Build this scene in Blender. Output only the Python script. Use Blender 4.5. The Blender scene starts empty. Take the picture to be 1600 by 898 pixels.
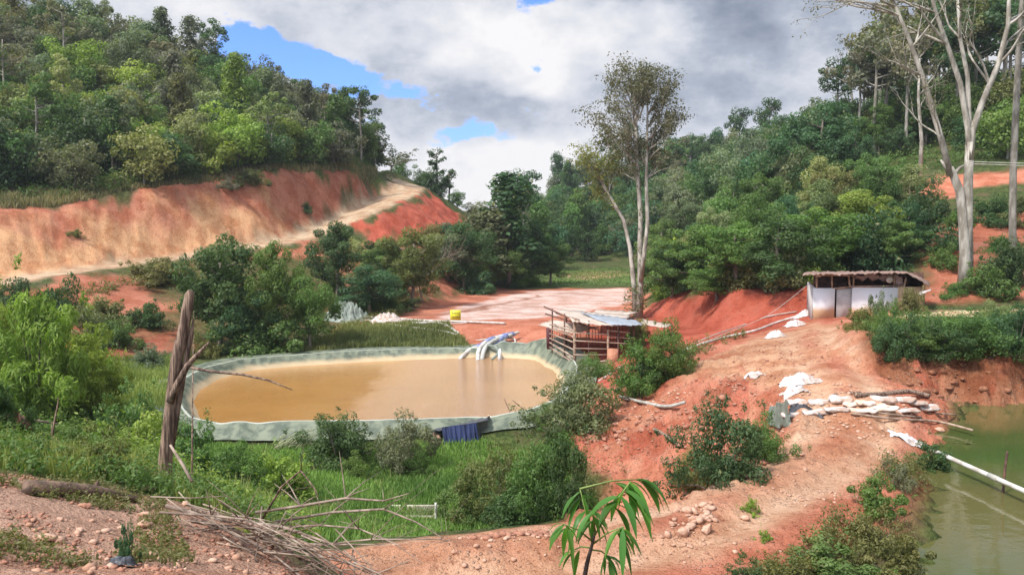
import bpy, math, random
import numpy as np
from mathutils import Vector, Matrix
from mathutils.geometry import delaunay_2d_cdt

SC = bpy.context.scene
COL = SC.collection
R = math.radians

# ------------------------------------------------------------------ camera
F = 1331.0; PITCH = R(4.68)
cam_d = bpy.data.cameras.new('camera'); cam = bpy.data.objects.new('camera', cam_d)
COL.objects.link(cam); SC.camera = cam
cam.location = (0, 0, 0); cam.rotation_euler = (R(90) - PITCH, 0, 0)
cam_d.sensor_width = 36; cam_d.lens = 36 * F / 1600
cam_d.clip_start = .05; cam_d.clip_end = 5000
SC.render.resolution_x = 1024; SC.render.resolution_y = 574

# ------------------------------------------------------------------ light
EXPO = 0.7
SUN_EL, SUN_AZ = 54, -128          # azimuth measured clockwise from +Y (behind the viewer, to the left)
SC.view_settings.view_transform = 'Standard'; SC.view_settings.look = 'None'
SC.view_settings.exposure = EXPO; SC.view_settings.gamma = 1
sd = bpy.data.lights.new('sun', 'SUN'); sd.energy = 3.0; sd.angle = R(7); sd.color = (1, .95, .87)
sun = bpy.data.objects.new('sun', sd); COL.objects.link(sun)
az = R(SUN_AZ); el = R(SUN_EL)
sdir = Vector((math.sin(az) * math.cos(el), math.cos(az) * math.cos(el), math.sin(el)))
sun.rotation_euler = sdir.to_track_quat('Z', 'Y').to_euler()

def raydir(px, py):
    a = (px - 800) / F; b = (449 - py) / F
    return (a, math.cos(PITCH) + b * math.sin(PITCH), -math.sin(PITCH) + b * math.cos(PITCH))
def W(px, py, Y):
    d = raydir(px, py); k = Y / d[1]
    return (d[0] * k, Y, d[2] * k)

# ------------------------------------------------------------------ node helpers
class NT:
    def __init__(s, tree): s.t = tree; s.n = tree.nodes; s.l = tree.links
    def node(s, ty, **kw):
        n = s.n.new(ty)
        for k, v in kw.items(): setattr(n, k, v)
        return n
    def put(s, sock, v):
        if isinstance(v, bpy.types.NodeSocket): s.l.new(v, sock)
        elif v is not None: sock.default_value = v
    def math(s, op, a, b=None, c=None, clamp=False):
        n = s.node('ShaderNodeMath', operation=op, use_clamp=clamp)
        s.put(n.inputs[0], a)
        if b is not None: s.put(n.inputs[1], b)
        if c is not None: s.put(n.inputs[2], c)
        return n.outputs[0]
    def vmath(s, op, a, b=None, out=0):
        n = s.node('ShaderNodeVectorMath', operation=op)
        s.put(n.inputs[0], a)
        if b is not None: s.put(n.inputs[1], b)
        return n.outputs[out]
    def ramp(s, v, lo, hi, a=0., b=1.):
        n = s.node('ShaderNodeMapRange', interpolation_type='SMOOTHSTEP')
        s.put(n.inputs[0], v); n.inputs[1].default_value = lo; n.inputs[2].default_value = hi
        n.inputs[3].default_value = a; n.inputs[4].default_value = b
        return n.outputs[0]
    def noise(s, vec, scale, detail=4, rough=.55, out=0, dist=0.):
        n = s.node('ShaderNodeTexNoise'); s.put(n.inputs['Vector'], vec)
        n.inputs['Scale'].default_value = scale; n.inputs['Detail'].default_value = detail
        n.inputs['Roughness'].default_value = rough; n.inputs['Distortion'].default_value = dist
        return n.outputs[out]
    def mix(s, f, a, b, blend='MIX'):
        n = s.node('ShaderNodeMix', data_type='RGBA', blend_type=blend)
        s.put(n.inputs[0], f)
        s.put(n.inputs[6], a if not isinstance(a, tuple) else (*a[:3], 1))
        s.put(n.inputs[7], b if not isinstance(b, tuple) else (*b[:3], 1))
        return n.outputs[2]
    def scale(s, vec, v):
        n = s.node('ShaderNodeMapping'); s.put(n.inputs[0], vec); n.inputs['Scale'].default_value = v
        return n.outputs[0]

# ------------------------------------------------------------------ world: sky with broken cloud
wd = bpy.data.worlds.new('World'); SC.world = wd; wd.use_nodes = True
t = NT(wd.node_tree); t.n.clear()
sky = t.node('ShaderNodeTexSky', sky_type='NISHITA', sun_disc=False)
sky.sun_elevation = el; sky.sun_rotation = az; sky.air_density = 1.2; sky.dust_density = .6
SKYK = 0.1
tc = t.node('ShaderNodeTexCoord').outputs['Generated']
dv = t.vmath('NORMALIZE', tc)
wn = t.noise(t.scale(dv, (1, 1, 1.9)), 5.5, 3, .6, out=1)
wv = t.vmath('MULTIPLY', t.vmath('SUBTRACT', wn, (.5, .5, .5)), (.20, .20, .12))
dw = t.vmath('MULTIPLY', t.vmath('ADD', dv, wv), (1, 1, 2.2))
def acc(lst):
    """sum of soft patches of sky round given directions; size in photograph pixels"""
    s_ = None
    for (px, py, rx, k) in lst:
        d = Vector(raydir(px, py)).normalized(); d.z *= 2.2
        dist = t.vmath('DISTANCE', dw, tuple(d), out=1)
        g = t.math('EXPONENT', t.math('MULTIPLY', t.math('MULTIPLY', dist, dist), -(F / rx) ** 2))
        s_ = t.math('MULTIPLY_ADD', g, k, s_ if s_ is not None else 0.)
    return s_
fine = t.noise(t.scale(dv, (1, 1, 1.6)), 9, 5, .62)
fine2 = t.noise(t.scale(dv, (1, 1, 2.2)), 3.2, 2, .5)
fine3 = t.noise(t.scale(dv, (1, 1, 1.5)), 26, 4, .6)
nf = t.math('SUBTRACT', fine, .5); nf2 = t.math('SUBTRACT', fine2, .5)
bright = acc([(300, -10, 330, .42), (660, 60, 200, .16), (860, 62, 150, .50), (1010, 70, 75, .34), (660, 270, 190, .62), (850, 272, 170, .62),
              (1150, 205, 110, .42), (810, 122, 34, .45), (560, 150, 70, .18), (1450, 110, 160, .45),
              (1050, 145, 200, -.14), (640, 180, 150, -.32), (800, 175, 110, -.16), (1000, 10, 110, -.22)])
bval = t.math('ADD', t.math('ADD', bright, .33), t.math('ADD', t.math('MULTIPLY', nf, 1.4), t.math('ADD', t.math('MULTIPLY', nf2, .5), t.math('MULTIPLY', t.math('SUBTRACT', fine3, .5), .38))))
bval = t.math('MINIMUM', t.math('MAXIMUM', bval, 0.0), 1.0)
cr = t.node('ShaderNodeValToRGB'); t.put(cr.inputs[0], bval)
e = cr.color_ramp.elements
K = 2 ** -EXPO / SKYK
def ck(c): return tuple(x * K for x in c) + (1,)
e[0].position = 0; e[0].color = ck((.25, .30, .39))
e[1].position = 1; e[1].color = ck((.98, .97, .98))
x = e.new(.35); x.color = ck((.45, .50, .60))
x = e.new(.6); x.color = ck((.68, .71, .79))
blue = acc([(390, 62, 66, 1.15), (455, 88, 70, 1.15), (520, 108, 62, 1.05), (575, 128, 44, .85), (655, 130, 48, .85), (710, 207, 52, .95), (825, 8, 34, .8)])
bl = t.ramp(t.math('ADD', blue, t.math('ADD', t.math('MULTIPLY', nf, 1.2), t.math('MULTIPLY', t.math('SUBTRACT', fine3, .5), 2.2))), .42, .80)
skc = t.mix(1.0, sky.outputs[0], (.50, .76, 1.5), 'MULTIPLY')
fill_glow = t.ramp(t.vmath('DOT_PRODUCT', dv, tuple(sdir), out=1), .25, 1., 1., 3.4)  # clouds round the sun brightened out of view, added as soft fill light
cgl = t.vmath('SCALE', cr.outputs[0]); t.put(cgl.node.inputs['Scale'], fill_glow)
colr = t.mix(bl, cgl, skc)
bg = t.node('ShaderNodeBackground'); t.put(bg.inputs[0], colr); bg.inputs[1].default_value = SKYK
wo = t.node('ShaderNodeOutputWorld'); t.l.new(bg.outputs[0], wo.inputs[0])

# ------------------------------------------------------------------ objects and names
def tag(o, label=None, cat=None, group=None, kind=None):
    if label: o['label'] = label
    if cat: o['category'] = cat
    if group: o['group'] = group
    if kind: o['kind'] = kind
    return o
def empty(name, loc, label, cat, group=None, rz=0):
    o = bpy.data.objects.new(name, None); COL.objects.link(o); o.location = loc
    o.rotation_euler = (0, 0, rz); o.empty_display_size = .2
    return tag(o, label, cat, group)

class MB:
    """collects numpy chunks of geometry; build() links them as one mesh object"""
    def __init__(s): s.v = []; s.f = []; s.n = 0; s.a = []
    def add(s, verts, faces, att=None):
        verts = np.asarray(verts, dtype=np.float64).reshape(-1, 3)
        faces = [np.asarray(f) + s.n for f in faces] if isinstance(faces, list) else faces + s.n
        s.v.append(verts); s.f.append(faces); s.n += len(verts)
        s.a.append(np.full(len(verts), .5) if att is None else np.asarray(att))
        return s
    def box(s, c, size, rot=None, taper=1.0):
        x, y, z = [q / 2 for q in size]
        v = np.array([(i * x * (taper if k > 0 else 1), j * y * (taper if k > 0 else 1), k * z) for k in (-1, 1) for j in (-1, 1) for i in (-1, 1)])
        if rot is not None: v = v @ np.array(rot.to_matrix() if hasattr(rot, 'to_matrix') else rot).T
        return s.add(v + np.array(c), [(0, 2, 3, 1), (4, 5, 7, 6), (0, 1, 5, 4), (2, 6, 7, 3), (0, 4, 6, 2), (1, 3, 7, 5)])
    def beam(s, a, b, w, h=None):
        a = Vector(a); b = Vector(b); d = b - a
        q = d.to_track_quat('X', 'Z').to_matrix()
        return s.box(tuple((a + b) / 2), (d.length, w, h or w), q)
    def tube(s, pts, rad, n=8, cap=True, wob=0., rng=None):
        pts = np.asarray(pts, dtype=float); m = len(pts)
        rad = np.full(m, float(rad)) if np.isscalar(rad) else np.asarray(rad, dtype=float)
        tg = np.gradient(pts, axis=0); tg /= np.linalg.norm(tg, axis=1)[:, None] + 1e-9
        ref = np.array([0, 0, 1.]) if abs(tg[0][2]) < .9 else np.array([1., 0, 0])
        ang = np.linspace(0, 2 * np.pi, n, endpoint=False); out = []
        u = np.cross(tg[0], ref); u /= np.linalg.norm(u)
        for i in range(m):
            u = u - tg[i] * np.dot(u, tg[i]); u /= np.linalg.norm(u) + 1e-9
            w_ = np.cross(tg[i], u)
            rr = rad[i] * (1 + (wob * (rng.random(n) - .5) if wob and rng is not None else 0))
            out.append(pts[i] + (np.cos(ang) * rr)[:, None] * u + (np.sin(ang) * rr)[:, None] * w_)
        v = np.concatenate(out); fs = []
        for i in range(m - 1):
            for j in range(n):
                k = (j + 1) % n
                fs.append((i * n + j, i * n + k, (i + 1) * n + k, (i + 1) * n + j))
        if cap: fs.append(tuple(range(n))[::-1]); fs.append(tuple(range((m - 1) * n, m * n)))
        return s.add(v, fs)
    def build(s, name, mat, parent=None, smooth=False, loc=None):
        me = bpy.data.meshes.new(name)
        V = np.concatenate(s.v)
        tot = []; idx = []
        for f in s.f:
            if isinstance(f, list):
                for q in f: tot.append([len(q)]); idx.append(q)
            else:
                tot.append(np.full(len(f), f.shape[1])); idx.append(f.ravel())
        tot = np.concatenate(tot); idx = np.concatenate(idx)
        me.vertices.add(len(V)); me.vertices.foreach_set('co', V.ravel().astype(np.float32))
        me.loops.add(len(idx)); me.loops.foreach_set('vertex_index', idx.astype(np.int32))
        me.polygons.add(len(tot))
        st = np.concatenate([[0], np.cumsum(tot)[:-1]])
        me.polygons.foreach_set('loop_start', st.astype(np.int32))
        me.polygons.foreach_set('loop_total', tot.astype(np.int32))
        if smooth: me.polygons.foreach_set('use_smooth', np.ones(len(tot), dtype=bool))
        at = me.attributes.new('lv', 'FLOAT', 'POINT'); at.data.foreach_set('value', np.concatenate(s.a).astype(np.float32))
        me.update(calc_edges=True); me.validate()
        if mat: me.materials.append(mat)
        o = bpy.data.objects.new(name, me); COL.objects.link(o)
        if parent: o.parent = parent
        if loc is not None: o.location = loc
        return o
def copy_tree(o, parent=None):
    c = o.copy(); COL.objects.link(c)
    c.parent = parent
    for ch in o.children: copy_tree(ch, c)
    return c

# ------------------------------------------------------------------ noise in numpy
_rs = np.random.RandomState(7); _LAT = _rs.rand(256, 256)
def vnoise(x, y):
    xi = np.floor(x).astype(int); yi = np.floor(y).astype(int); fx = x - xi; fy = y - yi
    fx = fx * fx * (3 - 2 * fx); fy = fy * fy * (3 - 2 * fy)
    a = _LAT[xi & 255, yi & 255]; b = _LAT[(xi + 1) & 255, yi & 255]; c = _LAT[xi & 255, (yi + 1) & 255]; d = _LAT[(xi + 1) & 255, (yi + 1) & 255]
    return (a * (1 - fx) + b * fx) * (1 - fy) + (c * (1 - fx) + d * fx) * fy - .5
def fbm(x, y, s, o=4, ridge=False):
    r = 0; a = 1.; x = x / s; y = y / s
    for i in range(o):
        n = vnoise(x + 17.3 * i, y + 9.1 * i)
        if ridge: n = .25 - np.abs(n)
        r = r + a * n; a *= .5; x = x * 2.03; y = y * 2.03
    return r
def sstep(a, b, x): q = np.clip((x - a) / (b - a), 0, 1); return q * q * (3 - 2 * q)

# ------------------------------------------------------------------ terrain: break lines joined by triangles
BL = []
def line(*p): BL.append([W(*q) for q in p])
def wline(*p): BL.append(list(p))
# the knoll the viewer stands on
wline((-25, -14, -2), (0, -14, -1.2), (25, -14, -4)); wline((-12, 0, -1.7), (-4, 0, -1.6), (0, 0, -1.65), (3, 0, -1.8), (6, 0, -3.2), (12, 0, -5.4), (22, 2, -5.6))
line((-200, 898, 4.6), (0, 898, 4.7), (250, 898, 4.9), (430, 905, 5.3))
line((-300, 740, 8), (0, 725, 8.6), (130, 748, 9), (255, 780, 9.2), (380, 805, 8.9), (450, 835, 8.1), (505, 898, 7.0), (540, 1000, 5.6), (650, 1150, 4.2))
line((-300, 665, 13), (0, 662, 13), (150, 690, 13), (300, 760, 12.2), (400, 835, 11.2))
line((-300, 640, 20), (0, 680, 19), (150, 720, 19), (300, 770, 18), (420, 830, 16.5), (480, 880, 14.5))
wline((0, 3, -1.95), (1.5, 3, -2.1), (3.5, 4, -3.2)); wline((-.2, 6, -3.6), (1, 6, -3.9), (4, 6, -4.6))
wline((-1.2, 9.2, -4.9), (3, 9, -4.95), (6, 8.5, -5.2), (7.5, 7, -5.5))
# haul road on the dam, near part: near edge and far edge
line((500, 905, 12.4), (700, 905, 12.2), (900, 905, 12.3), (1080, 890, 12.5), (1230, 840, 13.6), (1330, 780, 15.6), (1385, 730, 18), (1420, 695, 20))
line((470, 858, 13.4), (560, 848, 13.6), (700, 832, 14), (800, 826, 14.1), (900, 822, 14.2), (1050, 772, 15.9), (1130, 732, 17.5), (1200, 690, 19.4), (1235, 662, 21), (1225, 640, 23))
# gully behind the road
wline((-4, 19, -7.6), (-3, 23, -9.3), (2, 24, -9.5), (4.5, 23, -8.9), (6, 25, -8.2))
line((1080, 870, 18.6), (1180, 790, 20.8), (1195, 730, 23))
# plateau (path towards the plastered hut)
line((1225, 625, 23.5), (1160, 610, 27), (1110, 600, 30), (1060, 580, 35), (1030, 578, 37), (1085, 550, 40), (1150, 528, 43), (1240, 503, 46))
line((1290, 625, 22.8), (1290, 590, 26), (1230, 545, 34), (1290, 505, 43))
line((1380, 625, 22.6), (1370, 600, 24.5), (1310, 575, 28), (1290, 545, 33), (1300, 515, 38))
# rubble face falling to the hollow
line((950, 610, 38), (905, 665, 33), (895, 700, 31), (930, 750, 28), (1050, 790, 25))
line((1010, 610, 35.5), (1000, 660, 31), (1060, 700, 27.5), (1150, 680, 26))
# hollow with grass
line((300, 700, 31), (450, 735, 30), (600, 745, 31.5), (760, 725, 33), (850, 700, 34))
line((250, 740, 25), (400, 770, 25.5), (560, 800, 26), (700, 810, 26.5), (800, 800, 27))
line((200, 690, 31), (280, 690, 34.3), (330, 692, 34.4), (450, 694, 34.3), (600, 692, 34.3), (700, 690, 34.4), (800, 680, 35), (880, 665, 36.5))
# basin of the lined pond : rim
RIM = [(285, 640, 37.7), (274, 615, 41.2), (288, 593, 44.7), (322, 575, 48), (375, 563, 50.8), (450, 556, 52.4), (560, 549, 54.1), (640, 546, 55), (700, 545, 55.3),
       (790, 540, 56), (850, 540, 55), (885, 556, 51), (902, 580, 46.5), (893, 605, 42.2), (868, 627, 39), (830, 642, 37), (780, 651, 36.2), (700, 656, 35.8), (600, 659, 35.5), (450, 661, 35.3), (330, 661, 35.2), (298, 655, 36)]
RIMW = [W(*q) for q in RIM]
cx, cy = np.mean([p[0] for p in RIMW]), np.mean([p[1] for p in RIMW])
def shrink(p, m, z):
    d = math.hypot(p[0] - cx, p[1] - cy); k = (d - m) / d
    return (cx + (p[0] - cx) * k, cy + (p[1] - cy) * k, z)
WATER_Z = -9.1
RIMC = RIMW + [RIMW[0]]
wline(*[shrink(p, -.55, p[2] - .04) for p in RIMC]); wline(*[shrink(p, .35, p[2] - .2) for p in RIMC]); wline(*[shrink(p, 1.9, -10.2) for p in RIMC]); wline((cx, cy, -10.4), (cx + .5, cy, -10.4))
# left of pond
line((-150, 640, 33), (100, 625, 37), (220, 620, 40)); line((-250, 600, 42), (0, 588, 45), (150, 575, 49), (250, 563, 51.5), (330, 555, 54), (420, 546, 56.5), (500, 522, 61.5), (560, 502, 68), (640, 487, 75), (700, 470, 84), (760, 452, 97), (830, 446, 104))
line((-250, 560, 46), (0, 545, 50), (150, 535, 53), (250, 530, 55.5), (330, 525, 58))
# left haul road (outer and inner edges) and the cut above it
line((-350, 490, 47), (-150, 465, 54), (0, 447, 61), (100, 429, 66), (200, 415, 72), (300, 402, 78), (400, 388, 84), (480, 375, 90.5), (540, 352, 96), (600, 325, 102), (650, 303, 112), (665, 292, 124), (640, 285, 134))
line((-350, 480, 51), (-150, 455, 59), (0, 438, 66), (100, 421, 71), (200, 408, 77), (300, 395, 83), (400, 381, 89), (480, 362, 97), (520, 343, 103), (560, 322, 110), (600, 300, 118), (622, 288, 127), (590, 281, 136))
line((-350, 350, 63), (-150, 335, 68), (0, 328, 72.5), (100, 322, 77), (200, 302, 83), (300, 291, 88), (400, 273, 94.5), (430, 268, 98), (500, 269, 105), (560, 270, 112), (595, 277, 119), (605, 281, 126))
line((-350, 330, 70), (-150, 305, 76), (0, 290, 82), (150, 280, 86), (300, 262, 95), (420, 250, 103), (560, 258, 116))
line((-400, 0, 122), (0, 50, 123), (200, 80, 124), (350, 130, 127), (450, 185, 129), (540, 228, 132), (600, 262, 137), (650, 283, 142), (700, 315, 134), (745, 345, 135), (790, 375, 142), (830, 400, 144))
line((-400, 150, 95), (0, 190, 99), (200, 195, 103), (350, 215, 107), (480, 238, 112))
line((560, 380, 94), (620, 372, 97), (680, 366, 103), (718, 354, 112), (735, 352, 122))
line((640, 420, 88), (700, 415, 97), (760, 400, 112))
# tailings flat and its front bank
line((560, 500, 66), (640, 500, 65.5), (720, 501, 64.5), (790, 501, 64), (860, 500, 63.5), (940, 498, 63))
line((540, 508, 60.5), (620, 508, 61), (720, 505, 61.5), (790, 504, 61), (850, 508, 59.5), (880, 512, 58))
line((420, 552, 54.5), (500, 545, 56), (620, 541, 56.6), (720, 539, 57.2), (790, 536, 57.6), (850, 535, 57.2))
line((650, 490, 72), (780, 488, 72), (900, 484, 73), (985, 478, 76)); line((780, 452, 98), (880, 451, 99), (985, 450, 99))
line((850, 441, 110), (920, 439, 110), (1000, 438, 110)); line((860, 432, 119), (930, 431, 119), (1005, 430, 119)); line((820, 446, 103.5), (900, 446, 103), (985, 445, 104)); line((880, 422, 134), (950, 418, 138), (1010, 417, 140))
# timber shelter pad
line((905, 558, 50.5), (925, 566, 48), (980, 570, 45.5)); line((870, 530, 55), (950, 530, 55), (1040, 530, 52)); line((930, 610, 40), (960, 600, 41))
line((1000, 500, 62), (1010, 485, 70), (1000, 470, 82), (1010, 445, 106)); line((1022, 500, 64), (1072, 508, 59.5), (1130, 520, 51.8), (1185, 510, 50.6), (1262, 490, 49.8))
line((1022, 465, 67), (1080, 452, 62), (1150, 446, 55), (1200, 460, 52.8), (1265, 448, 52), (1300, 445, 51.5))
# right: hut pad, hillside
line((1262, 498, 45), (1320, 500, 43), (1420, 492, 43.5), (1600, 492, 43), (1800, 492, 42)); line((1300, 478, 50), (1440, 478, 49.5), (1600, 474, 49), (1800, 470, 48))
line((1290, 430, 56), (1400, 425, 56), (1470, 400, 56), (1540, 425, 53.5), (1600, 415, 54.5), (1750, 400, 54.5))
line((1400, 350, 70), (1480, 345, 66), (1600, 330, 65), (1750, 320, 64)); line((1380, 318, 76), (1470, 320, 74), (1600, 318, 72), (1750, 315, 70)); line((1385, 300, 81), (1470, 275, 83), (1600, 265, 81), (1750, 255, 79))
line((1060, 400, 95), (1150, 385, 85), (1250, 360, 78), (1330, 350, 74)); line((1050, 350, 118), (1150, 330, 108), (1250, 295, 100), (1350, 255, 100), (1480, 225, 99), (1600, 200, 99), (1800, 180, 97))
line((1040, 330, 150), (1130, 290, 145), (1230, 240, 137), (1300, 205, 132), (1400, 180, 128), (1500, 165, 125), (1600, 150, 124), (1900, 130, 120))
line((840, 400, 165), (900, 405, 155), (980, 408, 150), (1010, 405, 148)); line((760, 330, 225), (850, 315, 215), (900, 295, 212), (1000, 260, 212), (1080, 262, 205), (1150, 272, 195), (1200, 275, 190))
line((820, 390, 180), (900, 360, 180), (1000, 340, 178), (1080, 320, 175))
# near bank right and the green pond
SHORE = [W(1372, 632, 25.9), W(1470, 633, 26.3), W(1487, 662, 23.9), W(1452, 690, 21.9), W(1432, 735, 19.4), W(1440, 790, 17), W(1425, 850, 15), W(1400, 900, 13.7), W(1385, 1000, 11.6), (9, 9.2, -5.8), (18, 8, -5.8), (27, 12, -5.8), (28, 24, -5.8), (20, 26.8, -5.8), (16, 26.6, -5.8)]
GREEN_Z = -5.8
SHORE = [(p[0], p[1], GREEN_Z + .02) for p in SHORE]
SHORE[0] = (SHORE[1][0] - .4, SHORE[1][1] - .3, SHORE[1][2])
wline(*(SHORE[1:] + [SHORE[1]]))
gx, gy = 18.5, 17.5
wline(*[(gx + (p[0] - gx) * .86, gy + (p[1] - gy) * .86, -6.5) for p in SHORE[1:]]); wline((gx, gy, -7.2), (gx + 1, gy, -7.2))
line((1308, 516, 34.5), (1338, 514, 30.8), (1375, 528, 28.9), (1420, 545, 28.3), (1480, 553, 28.1), (1600, 552, 27.8), (1700, 550, 27.5), (1900, 560, 27))
line((1345, 505, 38.5), (1420, 510, 37), (1600, 512, 36), (1850, 515, 35))
line((1375, 590, 27.5), (1425, 615, 26.4))
# frame of the world
wline((-60, 20, -3), (-60, 45, -4)); wline((-30, 14, -3.2), (-32, 30, -6.5)); wline((-170, -14, -2), (-170, 60, 10), (-170, 130, 36), (-150, 200, 20), (-100, 260, 5), (0, 270, 0), (60, 270, 12), (150, 260, 20), (190, 200, 25), (190, 100, 22), (120, 60, 6), (110, 20, -2), (100, -14, -4))
wline((-90, 165, 15), (-20, 165, 0), (0, 160, -6)); wline((30, 0, -5.3), (40, 20, -5), (45, 40, -4.6)); wline((-6, 210, 0), (10, 240, 6), (60, 240, 12))

pts = {}
for L in BL:
    for a, b in zip(L[:-1], L[1:]):
        d = math.dist(a[:2], b[:2]); n = max(1, int(d / max(.7, .035 * abs(a[1]))))
        for i in range(n + 1):
            k = i / n; q = tuple(a[j] + (b[j] - a[j]) * k for j in range(3))
            pts[(round(q[0] / .35), round(q[1] / .35))] = q
P = list(pts.values())
res = delaunay_2d_cdt([Vector(p[:2]) for p in P], [], [], 0, 1e-5)
TV = [(v.x, v.y) for v in res[0]]; TZ = [P[o[0]][2] for o in res[3]]
CELL = .25; X0, Y0, X1, Y1 = -170., -14., 190., 270.
NX = int((X1 - X0) / CELL) + 1; NY = int((Y1 - Y0) / CELL) + 1
GZ = np.full((NX, NY), np.nan)
for tri in res[2]:
    (ax, ay), (bx, by), (cx_, cy_) = [TV[i] for i in tri]; za, zb, zc = [TZ[i] for i in tri]
    i0 = max(0, int((min(ax, bx, cx_) - X0) / CELL)); i1 = min(NX - 1, int((max(ax, bx, cx_) - X0) / CELL) + 1)
    j0 = max(0, int((min(ay, by, cy_) - Y0) / CELL)); j1 = min(NY - 1, int((max(ay, by, cy_) - Y0) / CELL) + 1)
    if i1 < i0 or j1 < j0: continue
    xs = X0 + CELL * np.arange(i0, i1 + 1)[:, None]; ys = Y0 + CELL * np.arange(j0, j1 + 1)[None, :]
    den = (by - cy_) * (ax - cx_) + (cx_ - bx) * (ay - cy_)
    if abs(den) < 1e-12: continue
    l1 = ((by - cy_) * (xs - cx_) + (cx_ - bx) * (ys - cy_)) / den; l2 = ((cy_ - ay) * (xs - cx_) + (ax - cx_) * (ys - cy_)) / den; l3 = 1 - l1 - l2
    m = (l1 > -1e-6) & (l2 > -1e-6) & (l3 > -1e-6)
    sub = GZ[i0:i1 + 1, j0:j1 + 1]; sub[m] = (l1 * za + l2 * zb + l3 * zc)[m]
bad = np.isnan(GZ)
if bad.any(): GZ[bad] = -4.
def blur(a, n):
    for _ in range(n):
        for ax_ in (0, 1):
            p = np.pad(a, [(1, 1) if k == ax_ else (0, 0) for k in (0, 1)], mode='edge')
            a = (p.take(range(0, p.shape[ax_] - 2), ax_) + 2 * a + p.take(range(2, p.shape[ax_]), ax_)) / 4
    return a
A1 = blur(GZ, 2); A2 = blur(A1, 7)
yy = Y0 + CELL * np.arange(NY)[None, :]
wgt = sstep(35, 75, yy); GZ = A1 * (1 - wgt) + A2 * wgt
def H0(x, y):
    u = np.clip((np.asarray(x, float) - X0) / CELL, 0, NX - 1.001); v = np.clip((np.asarray(y, float) - Y0) / CELL, 0, NY - 1.001)
    i = u.astype(int); j = v.astype(int); fu = u - i; fv = v - j
    return (GZ[i, j] * (1 - fu) + GZ[i + 1, j] * fu) * (1 - fv) + (GZ[i, j + 1] * (1 - fu) + GZ[i + 1, j + 1] * fu) * fv
GSX, GSY = np.gradient(GZ, CELL); SL = blur(np.hypot(GSX, GSY), 4)
def slope(x, y):
    i = np.clip(((np.asarray(x, float) - X0) / CELL).astype(int), 0, NX - 1); j = np.clip(((np.asarray(y, float) - Y0) / CELL).astype(int), 0, NY - 1)
    return SL[i, j]
RC = [W(*q)[:2] for q in [(480, 880, 12.9), (750, 862, 13.2), (950, 848, 13.5), (1080, 818, 14.5), (1200, 765, 16.4), (1290, 710, 18.7), (1330, 665, 21), (1325, 620, 23.5), (1300, 590, 27), (1265, 555, 33), (1262, 522, 40)]]
def road_d(x, y):
    x = np.atleast_1d(x); y = np.atleast_1d(y); d = np.full(x.shape, 99.); sel = (y > 9) & (y < 44) & (x > -7) & (x < 16)
    if sel.any():
        X = x[sel] + .25 * fbm(x[sel], y[sel], 3, 2); Y = y[sel]; dm = np.full(X.shape, 99.)
        for a, b in zip(RC[:-1], RC[1:]):
            ex, ey = b[0] - a[0], b[1] - a[1]; tt = np.clip(((X - a[0]) * ex + (Y - a[1]) * ey) / (ex * ex + ey * ey), 0, 1)
            dm = np.minimum(dm, np.hypot(X - a[0] - tt * ex, Y - a[1] - tt * ey))
        d[sel] = dm
    return d
def H(x, y):
    sh = np.shape(x); r = H_(np.atleast_1d(np.asarray(x, float)), np.atleast_1d(np.asarray(y, float)))
    return r if sh else r.reshape(-1)[0]
def H_(x, y):
    x = np.asarray(x, float); y = np.asarray(y, float)
    z = H0(x, y); s = slope(x, y)
    far = np.clip(y / 45, .35, 2.6); st = sstep(.25, .9, s)
    flat = sstep(.0, .25, s)
    n = fbm(x, y, 3.2, 4) * (.12 + .30 * st * far) + fbm(x + 40, y, .8, 4) * (.09 + .26 * st)
    n = n + fbm(x + y * .3, y * .45 + x * .2, 1.9, 3, True) * st * (.34 * np.minimum(far, 1.15))
    rk = sstep(.10, .3, s) * (y < 42) * (x > 1) * (x < 12); n = n + rk * (fbm(x + 11, y + 5, .55, 3, True) * .55)
    cl = sstep(.2, .5, s) * (y > 24) * (y < 31) * (x > 9); n = n + cl * fbm(x * 1.2 + 3, y * .5, .6, 3, True) * 1.1
    dr = road_d(x, y); rd = np.exp(-(dr / 2.2) ** 4)
    n = n * (1 - .55 * rd) + rd * (-.07 * np.exp(-((dr - .8) / .28) ** 2) + np.exp(-(dr / .4) ** 2) * (.06 + .2 * fbm(x, y + 30, .5, 3)))
    pr = sstep(1., 1.3, np.hypot((x - cx) / 11.5, (y - cy) / 10.5)); n = n * (.12 + .88 * pr)
    tail = (y > 62) & (z < -7.4) & (s < .12)
    n = np.where(tail, n * .12, n)
    return z + n
_Ls = np.concatenate([np.arange(3, 40, .06), np.arange(40, 120, .2), np.arange(120, 260, .4)])
def G(px, py, ymin=3., dz=0.):
    """where the line of sight through a photograph point meets the ground"""
    d = raydir(px, py); Y = _Ls[_Ls >= ymin]
    x = d[0] / d[1] * Y; z = d[2] / d[1] * Y; h = H(x, Y)
    k = np.argmax(z <= h) if (z <= h).any() else len(Y) - 1
    return (float(x[k]), float(Y[k]), float(h[k]) + dz)
cy_ = SC.cycles; cy_.max_bounces = 5; cy_.diffuse_bounces = 2; cy_.glossy_bounces = 2; cy_.transmission_bounces = 2; cy_.transparent_max_bounces = 4
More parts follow.
